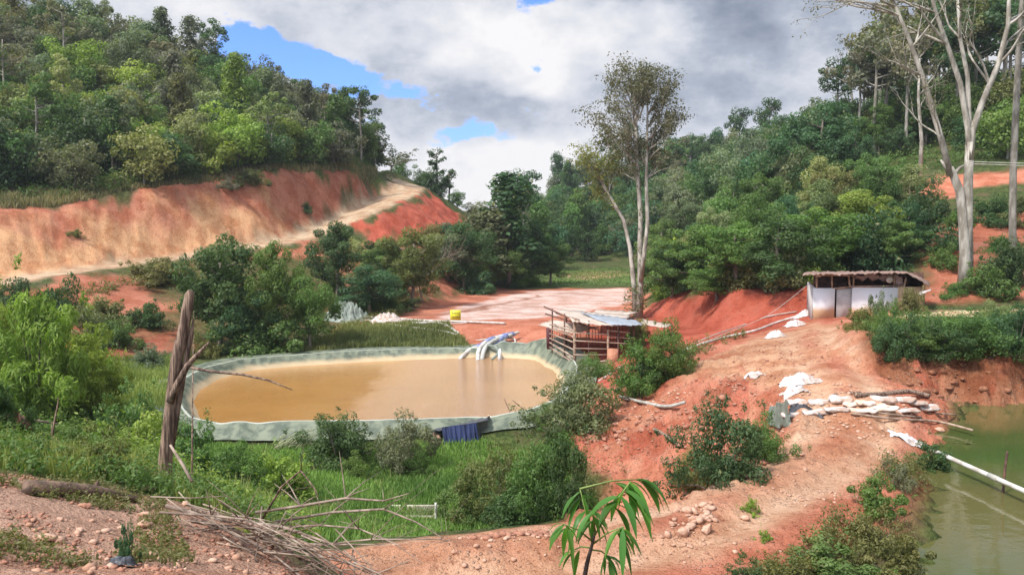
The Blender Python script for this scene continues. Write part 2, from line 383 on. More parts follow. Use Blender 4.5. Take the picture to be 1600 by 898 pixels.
# ------------------------------------------------------------------ ground sheet
ang = np.concatenate([np.linspace(-180, -48, 60, endpoint=False), np.linspace(-48, 48, 900), np.linspace(48, 180, 61)[1:-1]])
rad = np.exp(np.linspace(math.log(.6), math.log(520), 980))
AA, RR = np.meshgrid(np.radians(ang), rad, indexing='ij')
GXX = RR * np.sin(AA); GYY = RR * np.cos(AA); GZZ = H(GXX, GYY)
na, nr = AA.shape
V = np.stack([GXX, GYY, GZZ], -1).reshape(-1, 3)
ii = np.arange(na)[:, None]; jj = np.arange(nr - 1)[None, :]; i2 = (ii + 1) % na
Q = np.stack([ii * nr + jj, i2 * nr + jj, i2 * nr + jj + 1, ii * nr + jj + 1], -1).reshape(-1, 4)
Q = Q[:, ::-1]
cen = np.array([[0, 0, float(H(0, 0))]]); nv = len(V)
V = np.concatenate([V, cen])
fan = np.array([(nv, i * nr, ((i + 1) % na) * nr) for i in range(na)])

# colour zones: outlines on the ground, edges broken by noise
vx, vy = V[:, 0], V[:, 1]
wx = vx + fbm(vx, vy, 2.5, 4) * np.clip(vy / 22, .5, 4); wy = vy + fbm(vx + 71, vy + 33, 2.5, 4) * np.clip(vy / 22, .5, 4)
def zone(poly, soft=.5, holes=None):
    poly = np.array(poly)[:, :2]; n = len(poly)
    lo = poly.min(0) - soft * 3; hi = poly.max(0) + soft * 3
    sel = np.where((wx > lo[0]) & (wx < hi[0]) & (wy > lo[1]) & (wy < hi[1]))[0]
    x = wx[sel]; y = wy[sel]; ins = np.zeros(len(sel), bool); dm = np.full(len(sel), 1e9)
    for i in range(n):
        a = poly[i]; b = poly[(i + 1) % n]
        c = ((a[1] > y) != (b[1] > y)) & (x < (b[0] - a[0]) * (y - a[1]) / ((b[1] - a[1]) if b[1] != a[1] else 1e-9) + a[0])
        ins ^= c
        e_ = b - a; L2 = max(1e-9, e_ @ e_); tt = np.clip(((x - a[0]) * e_[0] + (y - a[1]) * e_[1]) / L2, 0, 1)
        dm = np.minimum(dm, np.hypot(x - a[0] - tt * e_[0], y - a[1] - tt * e_[1]))
    sdv = np.where(ins, dm, -dm); m = np.zeros(len(vx)); m[sel] = sstep(-soft, soft, sdv)
    return m
def wp(*p): return [W(*q) for q in p]
VEG = np.array((.060, .070, .028)); DRYVEG = np.array((.15, .12, .06)); RED = np.array((.47, .175, .105)); DEEP = np.array((.42, .10, .06)); ORANGE = np.array((.57, .305, .18)); TAN = np.array((.62, .40, .23))
PINK = np.array((.62, .34, .25)); PALE = np.array((.66, .46, .39)); GRASS = np.array((.10, .19, .035)); PEB = np.array((.42, .24, .165)); YEL = np.array((.70, .40, .20))
C = np.tile(VEG, (len(V), 1)); VG = np.ones(len(V))
def lay(m, c, veg=0., k=1.):
    global C, VG
    m = m * k; C = C * (1 - m)[:, None] + c * m[:, None]; VG = VG * (1 - m) + veg * m
# bright hollow and field
lay(zone(wp((180, 620, 40), (290, 560, 52), (330, 700, 31), (480, 700, 33), (640, 700, 34), (760, 690, 34.5), (880, 690, 34), (900, 800, 25), (560, 830, 21), (300, 800, 18), (100, 690, 28)), 1), GRASS, .8)
lay(zone(wp((470, 545, 56), (560, 500, 63), (700, 505, 62), (730, 545, 55.5), (500, 556, 53)), 1), np.array((.16, .17, .05)), .7)
# left slope below the road: red with scrub
lay(zone(wp((-300, 500, 48), (0, 449, 60), (300, 404, 77), (480, 378, 90), (640, 372, 97), (735, 352, 112), (760, 400, 112), (700, 470, 86), (560, 500, 69), (420, 545, 58), (150, 572, 51), (60, 575, 49), (-300, 600, 44)), 1), RED, 0)
lay(zone(wp((-100, 505, 52), (60, 520, 52), (100, 470, 60), (60, 455, 60), (-100, 470, 56)), 1), VEG, 1)
lay(zone(wp((270, 545, 56), (260, 420, 74), (420, 400, 82), (520, 400, 86), (540, 500, 66), (420, 545, 58)), 1.2), VEG, 1, .75)
lay(zone(wp((560, 495, 70), (540, 400, 88), (620, 385, 95), (660, 400, 95), (640, 480, 77)), 1.2), VEG, 1, .8)
lay(zone(wp((700, 400, 100), (740, 352, 122), (830, 400, 140), (840, 443, 108), (760, 450, 98)), 2), VEG, 1)
lay(zone(wp((120, 500, 58), (260, 480, 62), (280, 540, 56), (150, 560, 52)), 2), np.array((.30, .14, .07)), .3, .6)
# the big cut above the road
inner = wp((-350, 482, 50), (-150, 456, 58), (0, 439, 65), (200, 409, 76), (300, 396, 82), (400, 382, 88), (480, 364, 96), (520, 345, 102), (560, 324, 109), (600, 301, 117), (622, 289, 126))
top = wp((-350, 345, 65), (-150, 331, 69.5), (0, 324, 74), (100, 318, 78), (200, 299, 84), (300, 287, 89.5), (400, 269, 96), (430, 263, 99), (500, 264, 106.5), (560, 266, 113.5), (600, 277, 120))
lay(zone(inner + top[::-1], .7), RED)
lay(zone(inner[:7] + wp((400, 330, 91.5), (300, 318, 86.5), (200, 335, 81), (100, 345, 75), (0, 350, 71.5), (-350, 390, 61)), 1.8), YEL, 0, .8)
lay(zone(top[1:7] + wp((430, 258, 103), (300, 270, 94), (150, 285, 85), (0, 300, 81), (-150, 315, 75)), 1), DRYVEG, .8, .8)
lay(zone(top[6:] + wp((600, 262, 136), (560, 250, 118), (430, 245, 104)), 1), np.array((.12, .17, .05)), 1, .9)
# left road
outer = wp((-350, 490, 47), (-150, 465, 54), (0, 447, 61), (100, 429, 66), (200, 415, 72), (300, 402, 78), (400, 388, 84), (480, 375, 90.5), (540, 352, 96), (600, 325, 102), (650, 303, 112), (665, 292, 124), (640, 285, 134))
inn2 = wp((-350, 480, 51), (-150, 455, 59), (0, 438, 66), (100, 421, 71), (200, 408, 77), (300, 395, 83), (400, 381, 89), (480, 362, 97), (520, 343, 103), (560, 322, 110), (600, 300, 118), (622, 288, 127), (600, 281, 136))
wxs, wys = wx, wy; wx = vx + (wxs - vx) * .25; wy = vy + (wys - vy) * .25
lay(zone(outer + inn2[::-1], .5), np.array((.52, .37, .24)))
wx, wy = wxs, wys
# face under the hairpin
lay(zone(wp((560, 378, 94), (560, 348, 97.5), (600, 327, 101.5), (650, 306, 111), (668, 293, 124), (740, 345, 125), (722, 358, 111), (680, 368, 102), (620, 375, 96)), .6), DEEP * 1.1)
# tailings and banks
wx = vx + (wxs - vx) * .5; wy = vy + (wys - vy) * .5
lay(zone(wp((520, 512, 61), (560, 500, 68), (640, 486, 75), (700, 469, 85), (760, 450, 98), (1010, 448, 100), (1020, 480, 70), (1000, 520, 56), (860, 540, 55.5), (760, 545, 55), (740, 540, 56.5), (700, 520, 59), (560, 510, 60)), .8), RED * 1.05)
lay(zone(wp((690, 500, 66), (700, 488, 73), (760, 470, 84), (830, 455, 95), (985, 449, 99), (985, 470, 82), (940, 484, 72), (860, 490, 67), (800, 499, 65)), .5), PALE)
lay(zone(wp((610, 489, 72), (690, 490, 71), (740, 483, 76), (800, 472, 84), (830, 462, 90), (838, 464, 89), (800, 476, 82), (745, 487, 74), (690, 494, 69.5), (610, 493, 70)), .3), np.array((.30, .13, .08)), 0, .8)
lay(zone(wp((760, 445, 104), (840, 440, 108), (880, 420, 134), (1010, 418, 138), (1000, 446, 103)), 1.5), np.array((.14, .25, .06)), .6)
lay(zone(wp((870, 432, 118), (900, 424, 128), (980, 423, 130), (990, 430, 120), (920, 438, 111)), 1.5), PINK)
# shelter pad, right cut, plateau, roads
lay(zone(wp((860, 545, 53), (1000, 500, 61), (1010, 484, 67), (1022, 462, 68), (1080, 450, 63.5), (1150, 443, 56), (1200, 458, 53.6), (1270, 442, 53.5), (1300, 445, 52), (1300, 500, 44), (1200, 520, 42), (1080, 556, 38), (960, 620, 36), (900, 580, 46)), .6), DEEP * 1.05)
lay(zone(wp((900, 600, 44), (960, 620, 38), (1085, 552, 39), (1240, 503, 45), (1440, 480, 49), (1440, 500, 41), (1340, 515, 36), (1380, 560, 30), (1470, 632, 26.4), (1490, 662, 24), (1400, 800, 14.5), (1130, 905, 11.6), (500, 905, 10.5), (440, 860, 12.5), (560, 845, 14.2), (850, 818, 14.8), (950, 790, 18), (940, 750, 28), (890, 700, 31)), .5), RED * 1.12)
lay(zone(wp((1060, 575, 34), (1150, 545, 38), (1260, 505, 44), (1320, 505, 42), (1290, 540, 33), (1300, 575, 28), (1390, 625, 22.8), (1400, 690, 20), (1300, 770, 16), (1100, 870, 12.8), (900, 895, 12.3), (560, 895, 12.5), (560, 862, 13.4), (850, 838, 13.9), (1060, 785, 15.6), (1220, 690, 19.6), (1240, 640, 23), (1180, 600, 27.5)), .35), ORANGE)
lay(zone(wp((1400, 485, 46), (1400, 495, 42), (1750, 497, 41), (1750, 478, 47)), .6), np.array((.70, .55, .32)))
# hillside right: red terraces
lay(zone(wp((1375, 330, 75), (1372, 300, 80), (1470, 272, 83.5), (1600, 262, 81.5), (1750, 255, 79), (1750, 285, 76), (1560, 300, 77), (1480, 318, 76)), .8), RED * 1.15)
lay(zone(wp((1420, 470, 50), (1440, 400, 57), (1450, 352, 66), (1600, 332, 65), (1750, 325, 64), (1750, 470, 49)), .8), RED)
lay(zone(wp((1530, 470, 50), (1520, 425, 54), (1560, 380, 59), (1640, 390, 58), (1600, 440, 52)), .9), VEG, .8, .7)
# cliff of the green pond
lay(zone(wp((1338, 518, 31), (1420, 548, 28.5), (1480, 552, 28.3), (1600, 552, 28), (1900, 560, 27), (1900, 620, 25), (1460, 645, 25.8), (1400, 605, 26.9), (1348, 560, 28.8)), .25), np.array((.26, .10, .05)))
lay(zone(wp((1378, 535, 28.9), (1420, 550, 28.2), (1600, 556, 28.2), (1900, 556, 27.5), (1900, 495, 40), (1350, 505, 38)), .5), VEG, 1)
wx, wy = wxs, wys
dR = road_d(vx, vy); lay(np.exp(-(dR / .55) ** 2) * (.35 + 1.2 * np.clip(fbm(vx, vy, 1.2, 3), 0, 1)).clip(0, 1), RED * .95); lay(np.exp(-((dR - .85) / .38) ** 2) * .75, np.array((.66, .42, .275)))
lay(sstep(.0, .35, fbm(vx + 5, vy, 1.8, 4)) * (VG < .3) * (vy < 60) * (dR > 2.6), DEEP, 0, .55)
lay(sstep(.02, .3, fbm(vx + 25, vy + 9, 1.1, 4)) * (VG < .3) * (vy < 48), ORANGE, 0, .4)
# knoll: pebbles, with weeds on its shoulder
lay(zone(wp((-300, 900, 1.0), (-300, 735, 8), (0, 722, 8.4), (130, 745, 8.9), (255, 778, 9.0), (380, 800, 8.8), (470, 838, 8.0), (540, 900, 6.8), (600, 1300, 3), (500, 1500, .5)), .35), PEB, .0)
lay(zone(wp((250, 905, 4.9), (260, 870, 5.4), (420, 850, 6.2), (520, 905, 6.4), (560, 1000, 5)), .3), ORANGE * .95)
lay(zone([(-2.6, -14, 0), (30, -14, 0), (8, 7, 0), (5, 8, 0), (-1, 9, 0), (-1.7, 7.2, 0), (-.8, 3, 0)], .4), RED, .1, .8)
tone = 1 + .22 * fbm(vx, vy, 6, 4)
C = np.clip(C * tone[:, None], 0, .9)

def mesh_sheet(name, V, faces_list, mat, C=None, VG=None, smooth=True):
    m = MB(); m.v = [V]; m.n = len(V); m.f = faces_list; m.a = [np.full(len(V), .5)]
    o = m.build(name, mat, smooth=smooth)
    if C is not None:
        a = o.data.attributes.new('col', 'FLOAT_COLOR', 'POINT'); a.data.foreach_set('color', np.concatenate([C, np.ones((len(C), 1))], 1).astype(np.float32).ravel())
        a = o.data.attributes.new('veg', 'FLOAT', 'POINT'); a.data.foreach_set('value', VG.astype(np.float32))
    return o
def mat_new(name):
    m = bpy.data.materials.new(name); m.use_nodes = True; t = NT(m.node_tree)
    b = t.n['Principled BSDF']; return m, t, b
mg, t, b = mat_new('soil')
pos = t.node('ShaderNodeNewGeometry').outputs['Position']
ac = t.node('ShaderNodeAttribute', attribute_name='col').outputs['Color']; av = t.node('ShaderNodeAttribute', attribute_name='veg').outputs['Fac']
n1 = t.noise(pos, .55, 3, .62); n2 = t.noise(pos, 3.5, 5, .68); n3 = t.noise(pos, 24, 2, .6)
streak = t.noise(t.scale(pos, (1.2, 1.2, .45)), 1.1, 6, .68, dist=.6)
c = t.mix(t.ramp(n1, .35, .65), t.mix(1., ac, (.78, .66, .60), 'MULTIPLY'), t.mix(1., ac, (1.12, 1.2, 1.25), 'MULTIPLY'))
c = t.mix(t.math('MULTIPLY', t.ramp(streak, .52, .72), t.math('SUBTRACT', .7, av, clamp=True)), c, t.mix(1., ac, (.78, .64, .56), 'MULTIPLY'))
c = t.mix(t.math('MULTIPLY', t.ramp(n2, .45, .75), .55), c, t.mix(1., ac, (1.25, 1.3, 1.35), 'MULTIPLY'))
n4 = t.noise(pos, 7.5, 5, .78); c = t.mix(t.math('MULTIPLY', t.ramp(n4, .46, .36), t.math('SUBTRACT', .75, av, clamp=True)), c, t.mix(1., c, (.50, .38, .34), 'MULTIPLY'))  # lows of this noise darkened: crevice shade put into the soil colour
c = t.mix(t.ramp(n3, .42, .30), c, t.mix(1., c, (.62, .55, .5), 'MULTIPLY'))
vc = t.mix(t.ramp(n2, .4, .65), (.035, .055, .014), (.13, .17, .045)); vc = t.mix(t.ramp(n1, .5, .66), vc, (.14, .10, .05))
c = t.mix(t.math('MULTIPLY', av, .7), c, vc)
# pebbles
vor = t.node('ShaderNodeTexVoronoi', feature='F1'); t.put(vor.inputs['Vector'], pos); vor.inputs['Scale'].default_value = 9.
pm = t.ramp(vor.outputs['Distance'], .34, .20); psel = t.ramp(t.noise(pos, 1.1, 3), .52, .62)
pmask = t.math('MULTIPLY', pm, t.math('MULTIPLY', psel, t.math('SUBTRACT', 1., av)))
c = t.mix(t.math('MULTIPLY', pmask, .6), c, t.mix(vor.outputs['Color'], (.42, .24, .16), (.60, .42, .32), 'MIX'))
hs = t.node('ShaderNodeHueSaturation'); hs.inputs['Saturation'].default_value = 1.0; t.put(hs.inputs['Color'], c)
t.put(b.inputs['Base Color'], hs.outputs[0]); b.inputs['Roughness'].default_value = .95; b.inputs['Specular IOR Level'].default_value = .15
hgt = t.math('ADD', t.math('MULTIPLY', t.math('ADD', n2, n4), .45), t.math('ADD', t.math('MULTIPLY', n3, .18), t.math('MULTIPLY', pmask, .25)))
bp = t.node('ShaderNodeBump'); bp.inputs['Strength'].default_value = 1.; bp.inputs['Distance'].default_value = .22; t.put(bp.inputs['Height'], hgt)
t.l.new(bp.outputs[0], b.inputs['Normal'])
ground = mesh_sheet('ground', V, [Q, fan[:, ::-1]], mg, C, VG); tag(ground, kind='structure')

# ------------------------------------------------------------------ water
def flat_poly(name, poly, z, mat, n_in=0):
    v = [(p[0], p[1], z) for p in poly]; m = MB(); m.add(v, [tuple(range(len(v)))]); return m.build(name, mat)
def water_mat(name, col, col2, rough, wave, wscale=(1, 2.2, 1), spec=.5, bumpd=.02):
    m, t, b = mat_new(name); pos = t.node('ShaderNodeNewGeometry').outputs['Position']
    n = t.noise(pos, .16, 4, .6)
    t.put(b.inputs['Base Color'], t.mix(t.ramp(n, .35, .65), col, col2)); b.inputs['Roughness'].default_value = rough; b.inputs['IOR'].default_value = 1.33; b.inputs['Specular IOR Level'].default_value = spec
    w = t.noise(t.scale(pos, wscale), wave, 4, .55)
    bp = t.node('ShaderNodeBump'); bp.inputs['Strength'].default_value = .35; bp.inputs['Distance'].default_value = bumpd; t.put(bp.inputs['Height'], w)
    t.l.new(bp.outputs[0], b.inputs['Normal']); return m
muddy = water_mat('muddy_water', (.38, .18, .05), (.43, .215, .065), .06, 5.0, (1, 2.0, 1), 1.0, .13)
muddy.node_tree.nodes['Bump'].inputs['Strength'].default_value = .9
muddy.node_tree.nodes['Principled BSDF'].inputs['IOR'].default_value = 2.3
# wavelets spread from the outfalls over the right part of the pond, the left part lies calm
t = NT(muddy.node_tree); bpn = muddy.node_tree.nodes['Bump']; src = bpn.inputs['Height'].links[0].from_socket
ps = t.node('ShaderNodeNewGeometry').outputs['Position']; sx_ = t.node('ShaderNodeSeparateXYZ'); t.put(sx_.inputs[0], ps)
rg = t.ramp(t.math('ADD', sx_.outputs[0], t.math('MULTIPLY', t.noise(t.scale(ps, (1, .5, 1)), .5, 4), 3.)), -6.6, -4.2, .10, 1.)
t.l.new(t.math('MULTIPLY', src, rg), bpn.inputs['Height'])
wo_ = flat_poly('water', [shrink(p, .45, 0) for p in RIMW], WATER_Z, muddy); tag(wo_, kind='structure')
greenm = water_mat('green_water', (.055, .085, .022), (.11, .10, .035), .03, 2.2, (1, 1.6, 1), 1.0, .012)
gp = [(gx + (p[0] - gx) * 1.25, gy + (p[1] - gy) * 1.25) for p in SHORE[1:]]
wg = flat_poly('water', gp, GREEN_Z, greenm); tag(wg, kind='structure')
# ------------------------------------------------------------------ materials
def leaf_mat(name, transl=.35, rough=.55):
    m, t, b = mat_new(name)
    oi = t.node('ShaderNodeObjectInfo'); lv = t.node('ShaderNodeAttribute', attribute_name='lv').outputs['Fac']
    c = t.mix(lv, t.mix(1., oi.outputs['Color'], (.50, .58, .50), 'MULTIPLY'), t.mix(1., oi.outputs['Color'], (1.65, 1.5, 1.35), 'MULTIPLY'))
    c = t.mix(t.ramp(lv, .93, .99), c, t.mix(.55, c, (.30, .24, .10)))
    t.put(b.inputs['Base Color'], c); b.inputs['Roughness'].default_value = rough; b.inputs['Specular IOR Level'].default_value = .3
    tr = t.node('ShaderNodeBsdfTranslucent'); t.put(tr.inputs[0], t.mix(1., c, (1.3, 1.5, .7), 'MULTIPLY'))
    mx = t.node('ShaderNodeMixShader'); mx.inputs[0].default_value = transl
    out = t.n['Material Output']; t.l.new(b.outputs[0], mx.inputs[1]); t.l.new(tr.outputs[0], mx.inputs[2]); t.l.new(mx.outputs[0], out.inputs[0])
    return m
LEAF = leaf_mat('foliage'); GRS = leaf_mat('grass_blades', .3, .7)
def solid(name, col, col2=None, rough=.7, scale=6., metal=0., bump=.0, stretch=(1, 1, 1), obj=True, dist=.01, detail=4, spec=.4, lo=.38, hi=.62):
    m, t, b = mat_new(name)
    tc = t.node('ShaderNodeTexCoord').outputs['Object' if obj else 'Generated']
    v = t.scale(tc, stretch); n = t.noise(v, scale, detail, .6)
    t.put(b.inputs['Base Color'], t.mix(t.ramp(n, lo, hi), col, col2 or tuple(x * .7 for x in col))); b.inputs['Roughness'].default_value = rough
    b.inputs['Metallic'].default_value = metal; b.inputs['Specular IOR Level'].default_value = spec
    if bump:
        bp = t.node('ShaderNodeBump'); bp.inputs['Strength'].default_value = bump; bp.inputs['Distance'].default_value = dist; t.put(bp.inputs['Height'], n); t.l.new(bp.outputs[0], b.inputs['Normal'])
    return m
BARK_W = solid('pale_bark', (.50, .46, .40), (.24, .21, .17), .9, 2.5, bump=.6, stretch=(1, 1, .35), dist=.05)
BARK = solid('bark', (.24, .20, .16), (.12, .10, .08), .9, 4, bump=.7, stretch=(1, 1, .3), dist=.04)
BARK_G = solid('grey_bark', (.34, .31, .27), (.18, .16, .13), .9, 4, bump=.7, stretch=(1, 1, .3), dist=.04)
DEAD = solid('dead_wood', (.38, .26, .19), (.10, .06, .045), .9, 22, bump=1., stretch=(1, 1, .10), dist=.06, detail=6)
DEADG = solid('weathered_sticks', (.36, .28, .22), (.17, .12, .09), .9, 6, bump=.5, dist=.01)

# ------------------------------------------------------------------ foliage builders
def leaves(mb, cen, rad, n, size, rs, shell=.55, up=.35, asp=.5, droop=0., lv=None):
    """n leaf faces spread over a clump of radius rad (3-vector)"""
    rad = np.array(rad, float) if not np.isscalar(rad) else np.full(3, float(rad))
    d = rs.normal(size=(n, 3)); d /= np.linalg.norm(d, axis=1)[:, None]
    r = shell + (1.05 - shell) * rs.rand(n) ** .7
    p = np.array(cen) + d * r[:, None] * rad
    nr = d + rs.normal(size=(n, 3)) * .55 + np.array([0, 0, up]); nr /= np.linalg.norm(nr, axis=1)[:, None]
    a = rs.normal(size=(n, 3)) + np.array([0, 0, -droop]); a -= nr * (a * nr).sum(1)[:, None]; a /= np.linalg.norm(a, axis=1)[:, None] + 1e-9
    bb = np.cross(nr, a); s = size * (.6 + .8 * rs.rand(n))[:, None]
    v0 = p - a * s * .5; v2 = p + a * s * .5; v1 = p + bb * s * asp * .5 + nr * s * .06 - a * s * .08; v3 = p - bb * s * asp * .5 + nr * s * .06 - a * s * .08
    v = np.stack([v0, v1, v2, v3], 1).reshape(-1, 3)
    q = np.arange(n * 4).reshape(-1, 4)
    base = rs.rand() if lv is None else lv
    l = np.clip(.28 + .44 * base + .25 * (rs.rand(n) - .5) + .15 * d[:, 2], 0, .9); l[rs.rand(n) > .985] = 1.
    mb.add(v, q, np.repeat(l, 4))
def crown(rs, Rx, Hh, z0, nclump, nleaf, size, flat=.0, kind='dome', cl=(.26, .46), asp=.55, droop=0., up=.35):
    mb = MB(); cs = []
    tries = 0
    while len(cs) < nclump and tries < 5000:
        tries += 1
        d = rs.normal(size=3); d /= np.linalg.norm(d)
        if kind == 'shrub' and d[2] < -.15: d[2] = abs(d[2])
        rr = rs.rand() ** .45
        p = d * rr
        if kind == 'cone': w_ = 1.05 - (p[2] * .5 + .5) * .8; p[:2] *= w_
        if kind == 'flat': p[2] *= .45
        lump = 1 + .28 * math.sin(3 * math.atan2(d[1], d[0]) + nclump) + .18 * rs.normal()
        c = np.array([p[0] * Rx * lump, p[1] * Rx * lump, z0 + Hh * (.5 + .5 * p[2]) if kind != 'shrub' else z0 + max(0, p[2]) * Hh * .85 * (1 + .1 * rs.normal())])
        cs.append(c)
    for c in cs:
        r = Rx * (cl[0] + (cl[1] - cl[0]) * rs.rand())
        leaves(mb, c, (r, r, r * (.62 + .3 * rs.rand()) * (1 if kind != 'cone' else 1.3)), nleaf, size, rs, asp=asp, droop=droop, up=up)
    for c in (cs[::2] if kind == 'shrub' else []):
        v = c - np.array([0, 0, z0]); v = v / (np.linalg.norm(v) + 1e-6) + rs.normal(size=3) * .3; v[2] = abs(v[2]); e_ = c + v * Rx * (.26 + .22 * rs.rand())
        leaves(mb, e_, Rx * (.07 + .08 * rs.rand()), max(10, nleaf // 7), size * .9, rs, shell=.1, asp=asp)
    return mb, cs
def limbs(rs, top, rad, cs, every=2, lean=(0, 0), n=7, straight=.6):
    """trunk reaching z=top and limbs running out to the leaf clumps"""
    mb = MB(); k = 6; zz = np.linspace(-.3, top, k); off = np.cumsum(rs.normal(size=(k, 2)) * .05 * top / k, axis=0)
    pts = np.stack([off[:, 0] + lean[0] * zz / top, off[:, 1] + lean[1] * zz / top, zz], 1); pts[0, :2] *= .2
    mb.tube(pts, np.linspace(rad, rad * .35, k), n)
    lm = mb
    for c in cs[::every]:
        z = min(top * .97, max(top * .35, c[2] - .35 * np.hypot(c[0], c[1]) - .2)); i = np.interp(z, zz, np.arange(k))
        st = np.array([np.interp(z, zz, pts[:, 0]), np.interp(z, zz, pts[:, 1]), z]); mid = (st + c) / 2 + np.array([0, 0, -.08 * np.linalg.norm(c - st)]) + rs.normal(size=3) * .05
        r0 = rad * .38; lm.tube([st, mid, c], [r0, r0 * .6, r0 * .2], 5, cap=False)
    return mb, lm
def make_tree(name, seed, Rx, Hc, z0, nclump, nleaf, size, bark, rtr, kind='dome', every=2, **kw):
    rs = np.random.RandomState(seed)
    root = empty(name, (0, 0, 0), '', '')
    mb, cs = crown(rs, Rx, Hc, z0, nclump, nleaf, size, kind=kind, **kw)
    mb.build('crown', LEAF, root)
    tm, lm = limbs(rs, z0 + Hc * .75, rtr, cs, every)
    tm.build('trunk', bark, root, True)
    return root
def make_shrub(name, seed, Rx, Hh, nclump, nleaf, size, **kw):
    rs = np.random.RandomState(seed); root = empty(name, (0, 0, 0), '', '')
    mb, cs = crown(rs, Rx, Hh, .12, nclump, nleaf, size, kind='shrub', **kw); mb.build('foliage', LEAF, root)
    st = MB()
    for c in cs[::3]:
        st.tube([(c[0] * .1, c[1] * .1, -.15), (c[0] * .5, c[1] * .5, c[2] * .5), tuple(c)], [.03 * Rx, .02 * Rx, .008 * Rx], 4, cap=False)
    st.build('stems', BARK, root, True)
    return root
LIB = {}
def lib(key, fn): LIB[key] = fn
PROTO = {}
_used = set()
def put(key, loc, s=1., sz=None, rz=0., col=(.07, .10, .035), label='', cat='tree', group=None, name=None):
    if key not in PROTO: PROTO[key] = LIB[key](); first = True
    else: first = False
    o = PROTO[key] if first else copy_tree(PROTO[key])
    o.location = loc; o.scale = (s, s, sz or s); o.rotation_euler = (0, 0, rz)
    for k in ('label', 'category', 'group'):
        if k in o: del o[k]
    tag(o, label, cat, group)
    if name: o.name = name
    for ch in o.children:
        if ch.name.startswith(('crown', 'foliage', 'leaves')): ch.color = (*col, 1)
    return o
# far trees (unit: about 6 m tall, leaves coarse), middle-distance (finer), near
for i in range(5): lib(f'far{i}', lambda i=i: make_tree(['broadleaf_tree', 'bushy_tree', 'spreading_tree', 'round_tree', 'leafy_tree'][i], 100 + i, 2.4 + .2 * (i % 2), 4.4 + .3 * i, .4, 36, 105, .28, BARK_G, .13, every=4))
for i in range(3): lib(f'tall{i}', lambda i=i: make_tree('tall_tree', 200 + i, 2.5, 4.6, 5.4, 20, 105, .30, BARK_G, .17, every=1, cl=(.2, .36)))
for i in range(2): lib(f'cone{i}', lambda i=i: make_tree('slender_tree', 260 + i, 1.8, 7.5, 1.5, 34, 90, .30, BARK, .15, kind='cone', every=3, cl=(.3, .5)))
for i in range(3): lib(f'mid{i}', lambda i=i: make_tree('leafy_tree', 300 + i, 2.2, 5.0, .9, 50, 260, .16, BARK, .15, every=3, cl=(.2, .36)))
for i in range(4): lib(f'shrubm{i}', lambda i=i: make_shrub('shrub', 400 + i, 1.5, 2.0, 30, 200, .135, cl=(.2, .40)))
for i in range(3): lib(f'shrubn{i}', lambda i=i: make_shrub('bush', 500 + i, 1.2, 1.9, 44, 260, .085, cl=(.18, .34), asp=.42))
for i in range(2): lib(f'sparse{i}', lambda i=i: make_tree('gaunt_tree', 600 + i, 2.2, 4.0, 4.0, 20, 40, .28, BARK_W, .12, every=1, cl=(.14, .28)))

rng = random.Random(5)
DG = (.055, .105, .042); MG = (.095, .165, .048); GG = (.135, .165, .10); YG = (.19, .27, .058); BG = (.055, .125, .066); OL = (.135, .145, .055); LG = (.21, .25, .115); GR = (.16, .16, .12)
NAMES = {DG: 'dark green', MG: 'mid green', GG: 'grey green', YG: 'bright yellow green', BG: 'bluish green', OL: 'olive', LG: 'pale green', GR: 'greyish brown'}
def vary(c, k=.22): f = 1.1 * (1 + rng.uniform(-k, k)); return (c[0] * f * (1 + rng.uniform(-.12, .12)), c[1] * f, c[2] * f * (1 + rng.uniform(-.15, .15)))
def inpoly(x, y, poly):
    ins = False; n = len(poly)
    for i in range(n):
        a = poly[i]; b = poly[(i + 1) % n]
        if (a[1] > y) != (b[1] > y) and x < (b[0] - a[0]) * (y - a[1]) / (b[1] - a[1]) + a[0]: ins = not ins
    return ins
def scatter(poly, gap, seed, fn):
    r = random.Random(seed); xs = [p[0] for p in poly]; ys = [p[1] for p in poly]; out = []
    x = min(xs)
    while x < max(xs):
        y = min(ys)
        while y < max(ys):
            qx = x + r.uniform(-.45, .45) * gap; qy = y + r.uniform(-.45, .45) * gap
            if inpoly(qx, qy, poly): out.append((qx, qy))
            y += gap
        x += gap
    return out
def pix(x, y, z):
    v = Vector((x, y, z)); q = cam.rotation_euler.to_matrix().transposed() @ v
    return 800 + F * q.x / -q.z, 449 - F * q.y / -q.z
def size_word(s): return 'small' if s < .85 else ('large' if s > 1.15 else 'medium')

# --- forest on the left hill
_lab = {}
def forest(poly, gap, seed, place, palette, keys, smin, smax, group, zoff=-.2, keep=None, pal_fn=None):
    for (x, y) in scatter(poly, gap, seed, None):
        z = float(H(x, y)); px, py = pix(x, y, z + 3)
        if px < -90 or px > 1690: continue
        if keep and not keep(x, y, z, px, py): continue
        key, kname = rng.choice(keys); col = pal_fn(x, y, z, px, py) if pal_fn else rng.choice(palette); s = rng.uniform(smin, smax)
        where = place(x, y, px, py)
        put(key, (x, y, z + zoff), s, s * rng.uniform(.9, 1.15), rng.uniform(0, 6.28), vary(col), f'{size_word(s)} {NAMES[col]} {kname} {where}', 'tree', group)
lf_poly = [(p[0], p[1]) for p in wp((-160, 318, 73), (0, 303, 79), (150, 300, 82), (300, 283, 89.8), (430, 261, 99.8), (560, 265, 115), (605, 262, 134), (560, 235, 134), (450, 190, 133), (350, 135, 132), (200, 85, 130), (0, 55, 130), (-160, 50, 128))]
def lplace(x, y, px, py):
    row = 'above the red cut' if y < 94 else ('halfway up left hill' if y < 112 else 'on left ridge')
    side = 'left end' if px < 120 else ('left half' if px < 260 else ('right half' if px < 420 else 'right end'))
    return f'{row}, {side}'
